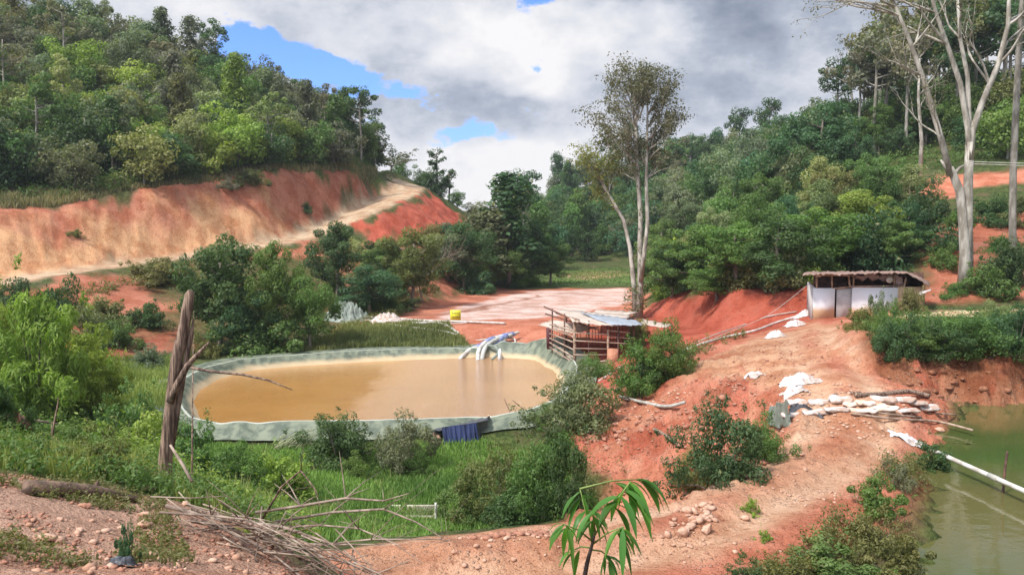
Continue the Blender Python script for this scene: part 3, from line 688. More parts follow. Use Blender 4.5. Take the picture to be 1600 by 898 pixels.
def lpal(x, y, z, px, py):
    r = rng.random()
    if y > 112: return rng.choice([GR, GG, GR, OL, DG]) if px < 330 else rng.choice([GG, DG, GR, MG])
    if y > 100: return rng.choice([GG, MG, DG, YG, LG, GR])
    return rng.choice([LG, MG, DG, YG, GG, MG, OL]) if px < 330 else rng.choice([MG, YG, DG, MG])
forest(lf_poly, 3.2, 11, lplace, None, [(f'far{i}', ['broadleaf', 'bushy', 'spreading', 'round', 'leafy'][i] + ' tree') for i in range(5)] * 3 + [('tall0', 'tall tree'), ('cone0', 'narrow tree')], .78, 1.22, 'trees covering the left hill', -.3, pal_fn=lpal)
for (px, Y, s, k, lab) in [(345, 127, .95, 'tall0', 'tall dark tree breaking the skyline of the left hill near the blue sky'), (110, 110, 1.5, 'sparse0', 'gaunt pale-stemmed tree high on the left hill'), (20, 100, 1.3, 'sparse1', 'pale half-bare tree at the left edge of the hill'),
                         (470, 131, .75, 'tall1', 'tall dark tree on the falling ridge of the left hill'), (500, 131, .75, 'tall2', 'dark round-headed tree at the lower end of the left ridge'), (545, 121, 1.0, 'cone0', 'dark dense tree beside the last tree of the left ridge'), (565, 119, 1.1, 'tall1', 'tall open tree standing last on the left ridge above the red cut')]:
    x = (px - 800) / F * Y; put(k, (x, Y, float(H(x, Y)) - .3), s, s, rng.uniform(0, 6), vary(GR if 'pale' in lab else DG, .1), lab, 'tree')
# --- far ridge and valley
fr_poly = [(p[0], p[1]) for p in wp((835, 440, 112), (870, 415, 148), (1010, 412, 150), (1040, 330, 150), (1230, 240, 137), (1215, 270, 200), (1080, 262, 212), (1000, 258, 218), (900, 292, 218), (840, 320, 222), (740, 345, 222), (745, 345, 150), (790, 380, 142))]
def fplace(x, y, px, py):
    side = 'behind the twin tree' if 920 < px < 1060 else ('left of the twin tree' if px <= 920 else 'right of the twin tree')
    return ('in far valley ' if py > 340 else ('on far ridge ' if py > 265 else 'atop far ridge ')) + side
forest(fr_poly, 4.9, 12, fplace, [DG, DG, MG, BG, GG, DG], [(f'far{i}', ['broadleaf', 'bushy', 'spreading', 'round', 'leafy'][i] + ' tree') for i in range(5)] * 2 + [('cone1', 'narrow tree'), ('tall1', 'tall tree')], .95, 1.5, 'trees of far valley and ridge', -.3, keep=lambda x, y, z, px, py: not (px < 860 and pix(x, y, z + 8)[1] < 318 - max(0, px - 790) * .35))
# --- right hill wood
rh_poly = [(p[0], p[1]) for p in wp((1045, 345, 140), (1060, 395, 97), (1170, 375, 88), (1330, 318, 84), (1380, 292, 86), (1480, 265, 87), (1600, 250, 85), (1750, 240, 84), (1900, 130, 124), (1600, 150, 128), (1400, 180, 132), (1230, 240, 141))]
def rplace(x, y, px, py):
    side = 'far right' if px > 1540 else ('behind white-barked tree' if px > 1420 else ('above the hut' if px > 1260 else 'left of hut'))
    return ('low on' if py > 300 else ('halfway up' if py > 200 else 'atop')) + f' right hill, {side}'
forest(rh_poly, 4.3, 13, rplace, None, [(f'far{i}', ['broadleaf', 'bushy', 'spreading', 'round', 'leafy'][i] + ' tree') for i in range(5)] * 2 + [('mid0', 'leafy tree'), ('mid1', 'leafy tree')], .72, 1.25, 'trees covering the right hill', -.3,
       keep=lambda x, y, z, px, py: not (px > 1365 and pix(x, y, z)[1] > 248),
       pal_fn=lambda x, y, z, px, py: rng.choice([DG, MG, BG, DG, GG]) if px < 1350 else rng.choice([MG, DG, OL, MG]))
tr = random.Random(3)
for i in range(30):
    px = tr.uniform(1280, 1640); Y = tr.uniform(98, 126); x = (px - 800) / F * Y; k = f'tall{i % 3}'; c = tr.choice([DG, DG, OL, GR])
    s = tr.uniform(1.35, 1.75) * (1 if px > 1350 else .8)
    put(k, (x, Y, float(H(x, Y)) - .3), s, s * 1.02, tr.uniform(0, 6), vary(c), f'towering {NAMES[c]} tree {rplace(x, Y, px, 150)}', 'tree', 'towering trees on the right hill')

def undergrowth(name, poly, n, size, nl, cols, rad=.7, hup=.45, seed=1):
    r = random.Random(seed); rs_ = np.random.RandomState(seed); xs = [p[0] for p in poly]; ys = [p[1] for p in poly]; mb = MB(); k = 0; t_ = 0
    while k < n and t_ < n * 30:
        t_ += 1; x = r.uniform(min(xs), max(xs)); y = r.uniform(min(ys), max(ys))
        if not inpoly(x, y, poly): continue
        z = float(H(x, y)); px, py = pix(x, y, z)
        if px < -60 or px > 1660: continue
        q = rad * r.uniform(.6, 1.4); leaves(mb, (x, y, z + hup * q), (q, q, q * .75), nl, size, rs_, shell=.2); k += 1
    o = mb.build(name, LEAF); o.color = (*cols, 1); tag(o, kind='stuff'); return o
undergrowth('undergrowth', [(p[0], p[1]) for p in wp((-160, 332, 71), (0, 315, 76), (150, 305, 81), (300, 284, 90), (430, 258, 100), (560, 263, 115), (605, 262, 134), (560, 235, 134), (450, 190, 133), (0, 190, 100), (-160, 190, 98))], 1500, .26, 42, MG, 1.0, .4, 1)
undergrowth('undergrowth', rh_poly, 1100, .26, 42, MG, 1.1, .4, 2)
undergrowth('undergrowth', sc_poly if 'sc_poly' in globals() else [(p[0], p[1]) for p in wp((1022, 458, 69), (1080, 446, 65), (1150, 440, 57), (1205, 455, 54.5), (1290, 435, 55), (1400, 420, 57), (1440, 395, 60), (1470, 345, 68), (1390, 322, 77), (1330, 318, 84), (1170, 375, 88), (1060, 395, 97), (1035, 400, 110))], 900, .18, 60, MG, .7, .3, 3)
undergrowth('undergrowth', [(p[0], p[1]) for p in wp((700, 400, 100), (740, 352, 122), (830, 400, 140), (840, 443, 108), (760, 450, 98))], 160, .24, 50, DG, 1.0, .4, 4)
undergrowth('undergrowth', [(p[0], p[1]) for p in wp((270, 548, 55), (262, 425, 74), (420, 400, 82), (520, 395, 87), (540, 500, 66), (500, 520, 62), (420, 545, 57.5))], 200, .16, 60, MG, .7, .3, 5)
undergrowth('undergrowth', [(p[0], p[1]) for p in wp((560, 492, 70), (540, 400, 88), (620, 385, 95), (720, 360, 112), (700, 440, 95), (640, 478, 77))], 260, .17, 55, OL, .7, .3, 6)
undergrowth('undergrowth', [(p[0], p[1]) for p in wp((-150, 505, 52), (60, 520, 52), (130, 470, 60), (300, 408, 76), (300, 420, 74), (200, 440, 68), (60, 460, 60), (-100, 475, 56))], 130, .16, 50, OL, .6, .3, 7)
# --- single trees and bushes, given by the photograph point of their foot, top and their width
SIZE = {}
def dims(key):
    if key not in SIZE:
        if key not in PROTO:
            PROTO[key] = LIB[key](); PROTO[key]['spare'] = 1
        xs = []; zs = []
        for ch in PROTO[key].children:
            v = np.empty(len(ch.data.vertices) * 3, np.float32); ch.data.vertices.foreach_get('co', v); v = v.reshape(-1, 3)
            xs.append(np.percentile(np.abs(v[:, 0]), 97)); zs.append(np.percentile(v[:, 2], 99.6))
        SIZE[key] = (max(xs), max(zs))
    return SIZE[key]
def plant(key, px, base, top, width, col, label, cat='tree', group=None, ymin=9., rz=None, name=None):
    g = G(px, base, ymin); Y = g[1]
    h = (base - top) * Y / F + .2; w = width * Y / F / 2
    dx, dz = dims(key)
    spare = PROTO[key].get('spare')
    if spare:
        del PROTO[key]['spare']; o = PROTO[key]
    else: o = copy_tree(PROTO[key])
    o.location = (g[0], g[1], g[2] - .15); sx = w / dx; o.scale = (sx, sx, h / dz); o.rotation_euler = (0, 0, rng.uniform(0, 6.28) if rz is None else rz)
    for k in ('label', 'category', 'group'):
        if k in o: del o[k]
    tag(o, label, cat, group)
    if name: o.name = name
    for ch in o.children:
        if ch.name.startswith(('crown', 'foliage', 'leaves')): ch.color = (*vary(col, .08), 1)
    return o
T = 'tree'; B = 'bush'
for a in [
    ('mid0', 345, 548, 372, 125, DG, 'tall dense dark tree directly behind the dead stump', T), ('mid1', 432, 548, 380, 90, MG, 'dark tree right of the densest tree beyond the pond', T), ('mid2', 485, 546, 432, 85, MG, 'lower dark tree at the right end of the clump above the pond', T),
    ('shrubm0', 400, 552, 490, 120, MG, 'green bush at the foot of the dark trees beyond the pond', B), ('mid0', 385, 552, 450, 85, BG, 'bluish tree in front of the dark clump beyond the pond', T),
    ('mid1', 525, 470, 350, 95, DG, 'dark upright tree just under the bend of the left road', T), ('mid2', 578, 490, 415, 95, BG, 'bluish green rounded tree low on the bank left of the red flat', T), ('mid0', 645, 480, 360, 95, OL, 'greyish tree above the red flat, left of the gully', T),
    ('shrubm1', 600, 488, 455, 80, MG, 'bright bush touching the left end of the red flat', B), ('mid1', 600, 440, 375, 80, MG, 'mid green tree below the hairpin of the road', T), ('shrubm2', 670, 385, 352, 60, OL, 'olive shrub at the top of the bank below the hairpin', B),
    ('shrubm3', 555, 402, 372, 60, LG, 'pale feathery shrub beside the left road bend', B),
    ('cone0', 795, 448, 272, 85, DG, 'tallest pointed dark tree left of the valley opening', T), ('cone1', 765, 448, 320, 75, GG, 'grey green pointed tree left of the tallest one', T), ('mid2', 725, 452, 350, 90, DG, 'dark tree at the left end of the group by the valley opening', T),
    ('mid1', 835, 446, 345, 80, DG, 'dark tree at the right end of the group by the valley opening', T), ('mid0', 860, 445, 378, 60, MG, 'mid green tree nearest the grass field', T), ('mid2', 770, 452, 385, 80, MG, 'short green tree in front of the pointed trees', T), ('shrubm0', 740, 458, 415, 70, BG, 'bluish shrub on the slope above the red flat', B),
    ('shrubm1', 815, 448, 410, 70, MG, 'green shrub at the foot of the pointed trees', B), ('mid0', 700, 440, 362, 70, GG, 'grey green tree above the red gully', T),
    ('shrubm1', 90, 500, 432, 95, DG, 'dark bush below the left road', B), ('shrubm2', 25, 500, 436, 75, DG, 'dark bush at the left edge below the road', B), ('shrubm3', 160, 505, 462, 80, OL, 'olive scrub on the red slope below the left road', B),
    ('shrubm0', 228, 512, 470, 75, DG, 'round dark bush in the middle of the red slope left of the stump', B), ('shrubm2', 240, 445, 405, 90, OL, 'low olive scrub along the outer edge of the left road', B), ('shrubm1', 275, 440, 400, 60, DG, 'dark shrub beside the scrub on the outer road edge', B),
    ('shrubm3', 240, 575, 540, 60, GG, 'grey green shrub at the toe of the red slope', B), ('shrubm1', 320, 560, 520, 60, OL, 'olive shrub beside the far left end of the pond', B),
    # round the pond
    ('shrubn0', 532, 722, 640, 130, DG, 'dark round bush in front of the near side of the pond', B), ('shrubn1', 632, 738, 642, 88, GG, 'grey green wispy bush left of the blue tarpaulin', B), ('shrubn2', 902, 668, 572, 125, GG, 'grey speckled bush covering the right end of the pond', B),
    ('shrubn0', 870, 672, 625, 110, MG, 'green bush under the grey speckled one', B), ('shrubn1', 1048, 588, 500, 75, MG, 'upper dark green bush on the plateau edge right of the shelter', B), ('shrubn2', 1000, 618, 530, 85, MG, 'lower dark green bush beside the shelter', B), ('shrubn0', 1020, 600, 545, 90, DG, 'dark bush between the two beside the shelter', B),
    ('shrubm2', 998, 540, 500, 38, OL, 'small olive bush round the foot of the tall twin tree', B), ('shrubn1', 927, 590, 553, 50, MG, 'small shrub growing at the front post of the shelter', B),
    ('shrubn0', 845, 812, 672, 130, MG, 'big green bush at the right end of the hollow', B), ('shrubn1', 780, 815, 690, 110, OL, 'olive bush left of the big green one in the hollow', B), ('shrubn2', 880, 800, 668, 75, DG, 'dark leafy bush closest to the red rubble', B), ('shrubn1', 735, 812, 745, 90, MG, 'low bush at the road edge of the hollow', B), ('shrubn2', 815, 818, 745, 110, DG, 'dark low bush in front of the big green one', B),
    ('shrubn2', 1125, 748, 622, 130, DG, 'dark leggy bush left of the road on the dam', B), ('shrubn0', 1190, 722, 650, 90, MG, 'green bush beside the grey tarpaulin on the dam', B), ('shrubn1', 1085, 760, 700, 80, OL, 'olive shrub at the lower left of the dark leggy bush', B),
    ('shrubn0', 555, 748, 708, 60, MG, 'little green bush in front of the dark round one', B), ('shrubn1', 655, 745, 705, 50, MG, 'little bush at the foot of the grey green wispy one', B),
    # bank above the green pond
    ('shrubn0', 1395, 562, 492, 85, DG, 'dark bush at the left end of the bank above the green pond', B), ('shrubn1', 1455, 556, 500, 100, DG, 'dark overhanging bush second from the left above the green pond', B), ('shrubn2', 1520, 552, 490, 110, MG, 'green bush third from the left above the green pond', B), ('shrubn0', 1590, 550, 480, 110, DG, 'dark bush above the green pond at the right edge', B),
    ('shrubn1', 1430, 545, 505, 100, MG, 'green bush in the middle of the bank above the green pond', B), ('shrubn2', 1560, 535, 488, 100, DG, 'dark bush behind the others above the green pond', B), ('shrubm3', 1345, 515, 480, 60, OL, 'olive shrub in front of the plastered hut', B), ('shrubm1', 1385, 520, 470, 50, MG, 'green shrub at the right corner of the plastered hut', B),
    ('shrubm0', 1372, 505, 452, 30, GG, 'slim grey shrub against the white wall of the hut', B), ('shrubm2', 1425, 492, 452, 45, OL, 'olive shrub at the yellowish end wall of the hut', B), ('shrubm1', 1560, 495, 470, 60, LG, 'pale shrub on the yellow track at the right', B), ('shrubm3', 1495, 462, 440, 60, MG, 'low green bush round the foot of the white-barked tree', B),
    ('shrubm0', 1582, 450, 395, 45, DG, 'small dark bush beside the bare grey trunk at the right', B), ('shrubm2', 1540, 460, 415, 70, MG, 'green bush right of the white-barked tree', B), ('shrubm1', 1475, 420, 380, 60, MG, 'green bush on the red terrace left of the white-barked tree', B), ('shrubm3', 1560, 350, 305, 80, DG, 'dark bush on the red terrace right of the white-barked tree', B), ('shrubm0', 1455, 350, 312, 70, DG, 'dark bush on the red terrace behind the white-barked tree', B),
    ('mid1', 1345, 400, 300, 120, YG, 'bright yellow green tree above the plastered hut', T), ('mid0', 1290, 430, 330, 140, MG, 'green tree above the left end of the hut roof', T), ('mid2', 1215, 455, 345, 130, DG, 'dark tree above the red cut, left of the hut', T), ('mid1', 1390, 420, 345, 100, MG, 'green tree above the right end of the hut roof', T),
    ('shrubm2', 395, 292, 268, 50, OL, 'brownish scrub hanging over the lip of the red cut left of its highest part', B), ('shrubm1', 355, 296, 278, 40, GR, 'dry scrub on the lip of the red cut', B), ('shrubm3', 480, 333, 318, 26, DG, 'small dark scrub growing in the red cut near the road', B), ('shrubm0', 118, 372, 360, 26, OL, 'tiny scrub tuft on the pale left part of the cut', B),
    ('mid0', 1150, 448, 350, 110, MG, 'green tree above the middle of the right red cut', T), ('mid1', 1090, 452, 355, 110, MG, 'green tree above the left end of the right red cut', T), ('mid2', 1050, 465, 385, 80, DG, 'dark tree behind the tall twin tree on the right cut', T), ('shrubm1', 1260, 445, 405, 80, YG, 'bright shrub above the hut corner', B),
    ('mid2', 1280, 300, 165, 120, BG, 'large bluish green tree rising from the right hill', T), ('mid0', 1120, 470, 420, 90, MG, 'low green tree hanging over the right red cut', T),
]: plant(*a)
# scrub covering the slope between the right cut and the wood
sc_poly = [(p[0], p[1]) for p in wp((1022, 458, 69), (1080, 446, 65), (1150, 440, 57), (1205, 455, 54.5), (1290, 435, 55), (1400, 420, 57), (1440, 395, 60), (1470, 345, 68), (1390, 322, 77), (1330, 318, 84), (1170, 375, 88), (1060, 395, 97), (1035, 400, 110))]
for (x, y) in scatter(sc_poly, 3.0, 21, None):
    z = float(H(x, y)); px, py = pix(x, y, z)
    c = rng.choice([MG, MG, DG, YG, BG, OL, LG]); k = rng.choice(['shrubm0', 'shrubm1', 'shrubm2', 'shrubm3', 'mid0', 'mid2']); s = rng.uniform(1.0, 1.9) * (.55 if k[0:3] == 'mid' else 1)
    put(k, (x, y, z - .2), s, s * rng.uniform(.9, 1.2), rng.uniform(0, 6), vary(c), f'{size_word(s)} {NAMES[c]} shrub {"above right red cut" if px < 1240 else "above the hut"}, {"low" if py > 410 else ("midway" if py > 370 else "high")} on slope', 'bush', 'shrubs on the slope of the right hill')
# scrub on the lower left slope
for (poly, gap, cs_, grp, place) in [
    (wp((0, 540, 50), (60, 520, 52), (150, 500, 60), (280, 530, 57), (300, 470, 66), (280, 430, 73), (420, 400, 82), (520, 385, 88), (545, 420, 82), (560, 500, 68), (500, 520, 62), (420, 545, 57), (270, 560, 52)), 6.2, [DG, MG, OL], 'shrubs on the slope under the left road', 'under the left road'),
    (wp((560, 495, 69), (545, 400, 88), (640, 380, 96), (735, 356, 120), (800, 385, 140), (835, 440, 112), (760, 448, 99), (700, 445, 95), (690, 420, 95), (640, 478, 77)), 4.4, [DG, MG, GG, OL, BG], 'shrubs on the slope beside the red flat', 'beside the red flat'),
    (wp((-200, 610, 36), (-200, 560, 48), (0, 560, 48), (100, 560, 50), (120, 600, 42), (40, 640, 32)), 3.6, [MG, DG, OL, LG], 'shrubs left of the lined pond', 'left of the lined pond'),
    (wp((1460, 470, 50), (1445, 400, 57), (1460, 350, 66), (1750, 330, 64), (1750, 470, 49)), 4.6, [DG, MG, OL], 'shrubs on the red terraces', 'on right red terraces')]:
    for (x, y) in scatter([(p[0], p[1]) for p in poly], gap, 31, None):
        if rng.random() < .25: continue
        z = float(H(x, y)); px, py = pix(x, y, z); c = rng.choice(cs_); s = rng.uniform(.5, 1.35)
        put(rng.choice(['shrubm0', 'shrubm1', 'shrubm2', 'shrubm3']), (x, y, z - .2), s, s * rng.uniform(.8, 1.2), rng.uniform(0, 6), vary(c), f'{size_word(s)} {NAMES[c]} shrub {place}, {"upper" if py < 470 else "lower"} part', 'bush', grp)
# crest beyond the hairpin
for (px, Y, s, k, c, lab) in [(660, 137, .6, 'far0', DG, 'dark tree on the crest just right of the hairpin'), (690, 136, .62, 'far1', DG, 'second dark tree on the crest right of the hairpin'), (715, 134, .55, 'far2', MG, 'third tree on the crest right of the hairpin'), (740, 136, .55, 'far3', GG, 'fourth tree on the crest, where it drops'),
                         (630, 146, .8, 'far4', MG, 'low tree on the crest behind the hairpin'), (676, 133, .8, 'far2', DG, 'small dark tree in front of the crest trees'), (775, 141, .7, 'far1', DG, 'dark tree behind the pointed trees')]:
    x = (px - 800) / F * Y; put(k, (x, Y, float(H(x, Y)) - .3), s, s, rng.uniform(0, 6), vary(c, .1), lab, 'tree')
# ------------------------------------------------------------------ trees with a drawing of their own
def grow(mb, tips, p, d, L, r, rs, depth, spread=.5, up=.25, seg=5, wig=.10, taper=.62, n=6, ratio=.72, kids=(2, 3)):
    pts = [np.array(p, float)]; rr = [r]; d = np.array(d, float); d /= np.linalg.norm(d)
    for i in range(seg):
        d = d + rs.normal(size=3) * wig + np.array([0, 0, up * .12]); d /= np.linalg.norm(d)
        pts.append(pts[-1] + d * L / seg); rr.append(r * (1 - (1 - taper) * (i + 1) / seg))
    mb.tube(pts, rr, n, cap=False)
    if depth <= 0: tips.append((pts[-1], d)); return
    for k in range(rs.randint(kids[0], kids[1] + 1)):
        a = rs.normal(size=3); a -= d * (a @ d); a /= np.linalg.norm(a)
        nd = d + a * spread * (.6 + .7 * rs.rand()) + np.array([0, 0, up])
        i = seg if k == 0 else rs.randint(max(1, seg - 3), seg + 1)
        grow(mb, tips, pts[i], nd, L * ratio * (.8 + .4 * rs.rand()), rr[i] * (.8 if k == 0 else .6), rs, depth - 1, spread, up, max(3, seg - 1), wig, taper, max(4, n - 1), ratio, kids)
    if depth in (1, 2): tips.append((pts[-1], d)); tips.append((pts[-3], d))
def crownfrom(tips, rs, r, n, size, **kw):
    mb = MB()
    for (p, d) in tips: leaves(mb, p + d * r * .3, (r * (.7 + .6 * rs.rand()),) * 2 + (r * .6,), n, size, rs, shell=.15, **kw)
    return mb
def named_tree(name, loc, label, stems, leafspec, bark, col, cat='tree'):
    root = empty(name, loc, label, cat)
    for nm, mb in stems: mb.build(nm, bark, root, True)
    if leafspec is not None:
        o = leafspec.build('crown', LEAF, root); o.color = (*col, 1)
    return root
# the tall twin tree (foot at photo 990,505; top 78)
rs = np.random.RandomState(42)
g = G(995, 497, 58); base = (g[0], g[1], g[2] - .2); u = g[1] / F     # metres per photo pixel at the tree
def tp(px, py, dy=0.): w = W(px, py, g[1] + dy); return (w[0] - base[0], dy, w[2] - base[2])
s1, s2, s3 = MB(), MB(), MB(); tips = []
s1.tube([tp(999, 500), tp(1001, 440), tp(1000, 390), tp(1001, 340), tp(996, 260), tp(994, 200), tp(992, 150)], [.30, .23, .20, .18, .15, .12, .07], 9)
s2.tube([tp(1001, 440, -.15), tp(1006, 400, -.4), tp(1012, 350, -.5), tp(1010, 290, -.4), tp(1011, 220, -.3), tp(1012, 160, -.2)], [.17, .16, .15, .13, .10, .06], 8)
s3.tube([tp(994, 500, .3), tp(990, 440, .4), tp(985, 390, .5), tp(975, 345, .7), tp(958, 315, .8), tp(942, 290, .9), tp(938, 270, .9)], [.22, .19, .16, .13, .10, .07, .04], 8)
lb = MB()
for (px, py, dx, L, r) in [(994, 200, -.5, 3.6, .10), (993, 170, .1, 3.3, .09), (996, 260, -.8, 3.6, .10), (1012, 180, .6, 3.2, .08), (1012, 160, .1, 3.0, .08), (1011, 220, .9, 3.4, .09), (992, 150, -.3, 3., .08), (996, 230, -.55, 3.8, .09), (1011, 250, .7, 3.2, .08), (994, 190, .35, 3.2, .09), (1000, 150, .3, 2.8, .07), (994, 215, -.9, 3.6, .09), (996, 240, -1., 3.2, .08), (1011, 235, 1., 3.2, .08), (1011, 200, .7, 3., .08), (994, 180, -.7, 3.2, .08), (998, 285, -.9, 2.6, .06), (1010, 280, .9, 2.4, .06), (997, 262, .8, 2.6, .06), (1010, 262, -.4, 2.6, .06)]:
    for q in (-.5, .5): grow(lb, tips, tp(px, py), (dx * 1.0, q, .85), L * (.47 if abs(dx) >= .5 else .38), r, rs, 3, .55, .10, 4, .10, .6, 5, .70)
lowt = []
for (px, py, dx, L, r) in [(942, 290, -.4, 1.8, .05), (950, 300, -.5, 1.6, .05), (975, 340, -1., 1.8, .05), (938, 275, .3, 1.5, .05), (950, 305, .3, 1.6, .05)]: grow(lb, lowt, tp(px, py, .8), (dx, .1, .8), L, r, rs, 2, .6, .1, 4, .12, .6, 5, .7)
cr_ = crownfrom(tips, rs, .58, 10, .19, lv=.3); o = named_tree('tall_tree', base, 'tall thin twin-stemmed tree with an open crown, rising behind the timber shelter', [('trunk', s1), ('second_stem', s2), ('leaning_stem', s3), ('limbs', lb)], cr_, BARK_W, (.15, .145, .10))
low = crownfrom(lowt, rs, .9, 30, .22).build('lower_foliage', LEAF, o); low.color = (.19, .20, .07, 1)
vine = MB()
for q in range(5): leaves(vine, tp(1000 + rs.normal() * 4, 215 + q * 62), (.45, .45, 1.0), 110, .17, rs)
leaves(vine, tp(992, 470), (.9, .9, 1.3), 300, .2, rs); vine = vine.build('climbing_vine', LEAF, o); vine.color = (.07, .10, .04, 1)

# the white-barked tree at the right (foot 1507,442) and its broad crown above the frame
rs = np.random.RandomState(9)
g = G(1507, 446, 46); base = (g[0], g[1], g[2] - .2)
s1, s2, s3, lb = MB(), MB(), MB(), MB(); tips = []
s1.tube([tp(1509, 448), tp(1508, 400), tp(1505, 350), tp(1500, 300), tp(1488, 270), tp(1484, 262)], [.50, .31, .27, .25, .22, .19], 12)
s1.tube([tp(1485, 275), tp(1470, 215), tp(1445, 130), tp(1420, 60), tp(1395, 0), tp(1375, -60)], [.22, .18, .15, .12, .09, .06], 9)
s2.tube([tp(1511, 440, .2), tp(1512, 350, .1), tp(1513, 280, .1), tp(1515, 222)], [.36, .28, .26, .23], 12)
s2.tube([tp(1515, 250), tp(1513, 205), tp(1500, 130), tp(1480, 70), tp(1462, 20), tp(1445, -50)], [.22, .18, .155, .13, .11, .08], 9)
s3.tube([tp(1515, 250), tp(1519, 205), tp(1535, 160), tp(1560, 100), tp(1575, 40), tp(1578, -30)], [.22, .20, .175, .155, .13, .10], 9)
s3.tube([tp(1514, 230, .1), tp(1514, 190, .2), tp(1512, 120, .5), tp(1500, 60, .8), tp(1495, -20, 1.)], [.18, .16, .13, .11, .07], 8)
s1.tube([tp(1486, 272), tp(1478, 262), tp(1470, 250)], [.16, .10, .05], 6); s1.tube([tp(1488, 275), tp(1500, 262), tp(1506, 258)], [.12, .09, .04], 6)
for (px, py, dx, dz, L, r) in [(1440, 118, -1, .5, 2.2, .07), (1425, 75, .5, 1, 2.4, .07), (1405, 25, -1, .5, 3.0, .08), (1395, 0, -.8, .45, 3.2, .08), (1375, -60, -1., .4, 3.0, .07), (1375, -60, .2, 1, 2.2, .06), (1480, 70, -.6, .6, 3, .09), (1462, 20, -.9, .3, 3.2, .08), (1445, -50, .1, .8, 2.8, .08), (1445, -50, -1., .3, 3, .08),
                               (1560, 100, .8, .9, 2.6, .09), (1575, 40, .9, .5, 3, .09), (1578, -30, -.4, .8, 2.5, .08), (1578, -30, .8, .5, 2.5, .08), (1500, 60, -.3, .8, 2.8, .07), (1495, -20, .4, .8, 2.4, .07), (1545, 130, -.5, 1., 2.8, .08), (1400, 10, -1.2, .1, 3.4, .07), (1470, 215, -.5, .9, 2.6, .06)]:
    for q in (-.4, .4): grow(lb, tips, tp(px, py), (dx, q, dz), L, r, rs, 2, .5, .10, 5, .12, .6, 5, .68)
cr_ = crownfrom(tips, rs, .5, 10, .15, lv=.4)
named_tree('white_barked_tree', base, 'big white-barked tree forking low, right of the plastered hut', [('trunk', s1), ('second_stem', s2), ('right_limb', s3), ('limbs', lb)], cr_, BARK_W, (.17, .165, .11))
# bare grey trunk at the right edge
g = G(1585, 425, 50); base = (g[0], g[1], g[2] - .2); s1 = MB(); lb = MB(); tips = []
s1.tube([tp(1585, 428), tp(1582, 360), tp(1583, 270), tp(1587, 180), tp(1592, 80), tp(1597, 0), tp(1603, -90)], [.26, .22, .21, .20, .18, .15, .10], 10)
lbs = [MB() for k in range(7)]
for k in range(7): grow(lbs[k], tips, tp(1597 + k, -10 - 12 * k), (rs.normal(), rs.normal(), .8), 2.2, .07, rs, 2, .5, .15, 4, .1, .6, 5, .7)
named_tree('bare_trunked_tree', base, 'straight grey-brown trunk without low branches at the right edge', [('trunk', s1)] + [('limb', q) for q in lbs], crownfrom(tips, rs, .6, 25, .18), BARK_G, (.13, .15, .07))
# slim pale trunks inside the right wood
for (px, b_, tpy, lab) in [(1437, 285, 90, 'slim pale trunk left of the white-barked tree, inside the wood'), (1330, 200, 90, 'thin pale forked tree at the left shoulder of the right hill'), (1378, 180, 30, 'slender pale tree on the skyline of the right hill')]:
    g = G(px, b_, 80); base = (g[0], g[1], g[2] - .2); s1 = MB(); lb = MB(); tips = []
    s1.tube([tp(px, b_), tp(px + 3, (b_ * 2 + tpy) / 3), tp(px - 2, (b_ + 2 * tpy) / 3), tp(px, tpy)], [.22, .18, .14, .07], 8)
    lbs = [MB() for k in range(5)]
    for k in range(5): grow(lbs[k], tips, tp(px, tpy + (b_ - tpy) * .1 * k), (rs.normal(), rs.normal(), 1.), 2.2, .07, rs, 2, .5, .15, 4, .1, .6, 4, .7)
    named_tree('slim_tree', base, lab, [('trunk', s1)] + [('limb', q) for q in lbs], crownfrom(tips, rs, .6, 10, .25), BARK_W, (.09, .09, .05))
# trees on the crest: two dark silhouettes, the umbrella tree, bare trees
for (px, b_, tpy, w_, nl, lab) in [(683, 298, 234, .8, 26, 'dark open-topped tree standing alone on the crest beyond the hairpin'), (702, 305, 262, .5, 24, 'shorter dark tree beside the lone one on the crest')]:
    Y = 135.; x = (px - 800) / F * Y; g = (x, Y, float(H(x, Y))); base = (g[0], g[1], g[2] - .2); s1 = MB(); lb = MB(); tips = []
    top_ = (b_ - tpy) * Y / F + 1.5; s1.tube([(0, 0, 0), (.1, 0, top_ * .5), (0, 0, top_ * .85)], [.16, .12, .06], 7)
    lbs = [MB() for k in range(9)]
    for k in range(9): grow(lbs[k], tips, (0, 0, top_ * (.45 + .045 * k)), (rs.normal(), rs.normal(), .5), w_, .06, rs, 1, .5, .15, 3, .1, .6, 4, .7)
    named_tree('lone_tree', base, lab, [('trunk', s1)] + [('limb', q) for q in lbs], crownfrom(tips, rs, .55, nl, .3), BARK, DG)
Y = 139.; x = (612 - 800) / F * Y; base = (x, Y, float(H(x, Y)) - .2); s1 = MB(); lb = MB(); tips = []
s1.tube([(0, 0, 0), (.2, 0, 1.2)], [.2, .15], 7)
for k in range(12): a = k * .52; grow(lb, tips, (.2, 0, 1.1), (math.cos(a), math.sin(a), .45), 2.3, .08, rs, 2, .35, .05, 4, .06, .6, 4, .6)
mb = MB()
for p, d in tips: leaves(mb, p, (.6, .6, .12), 9, .3, rs, shell=.1)
named_tree('umbrella_tree', base, 'flat-topped spreading tree on the skyline above the hairpin', [('trunk', s1), ('limbs', lb)], mb, BARK_G, (.11, .12, .06))
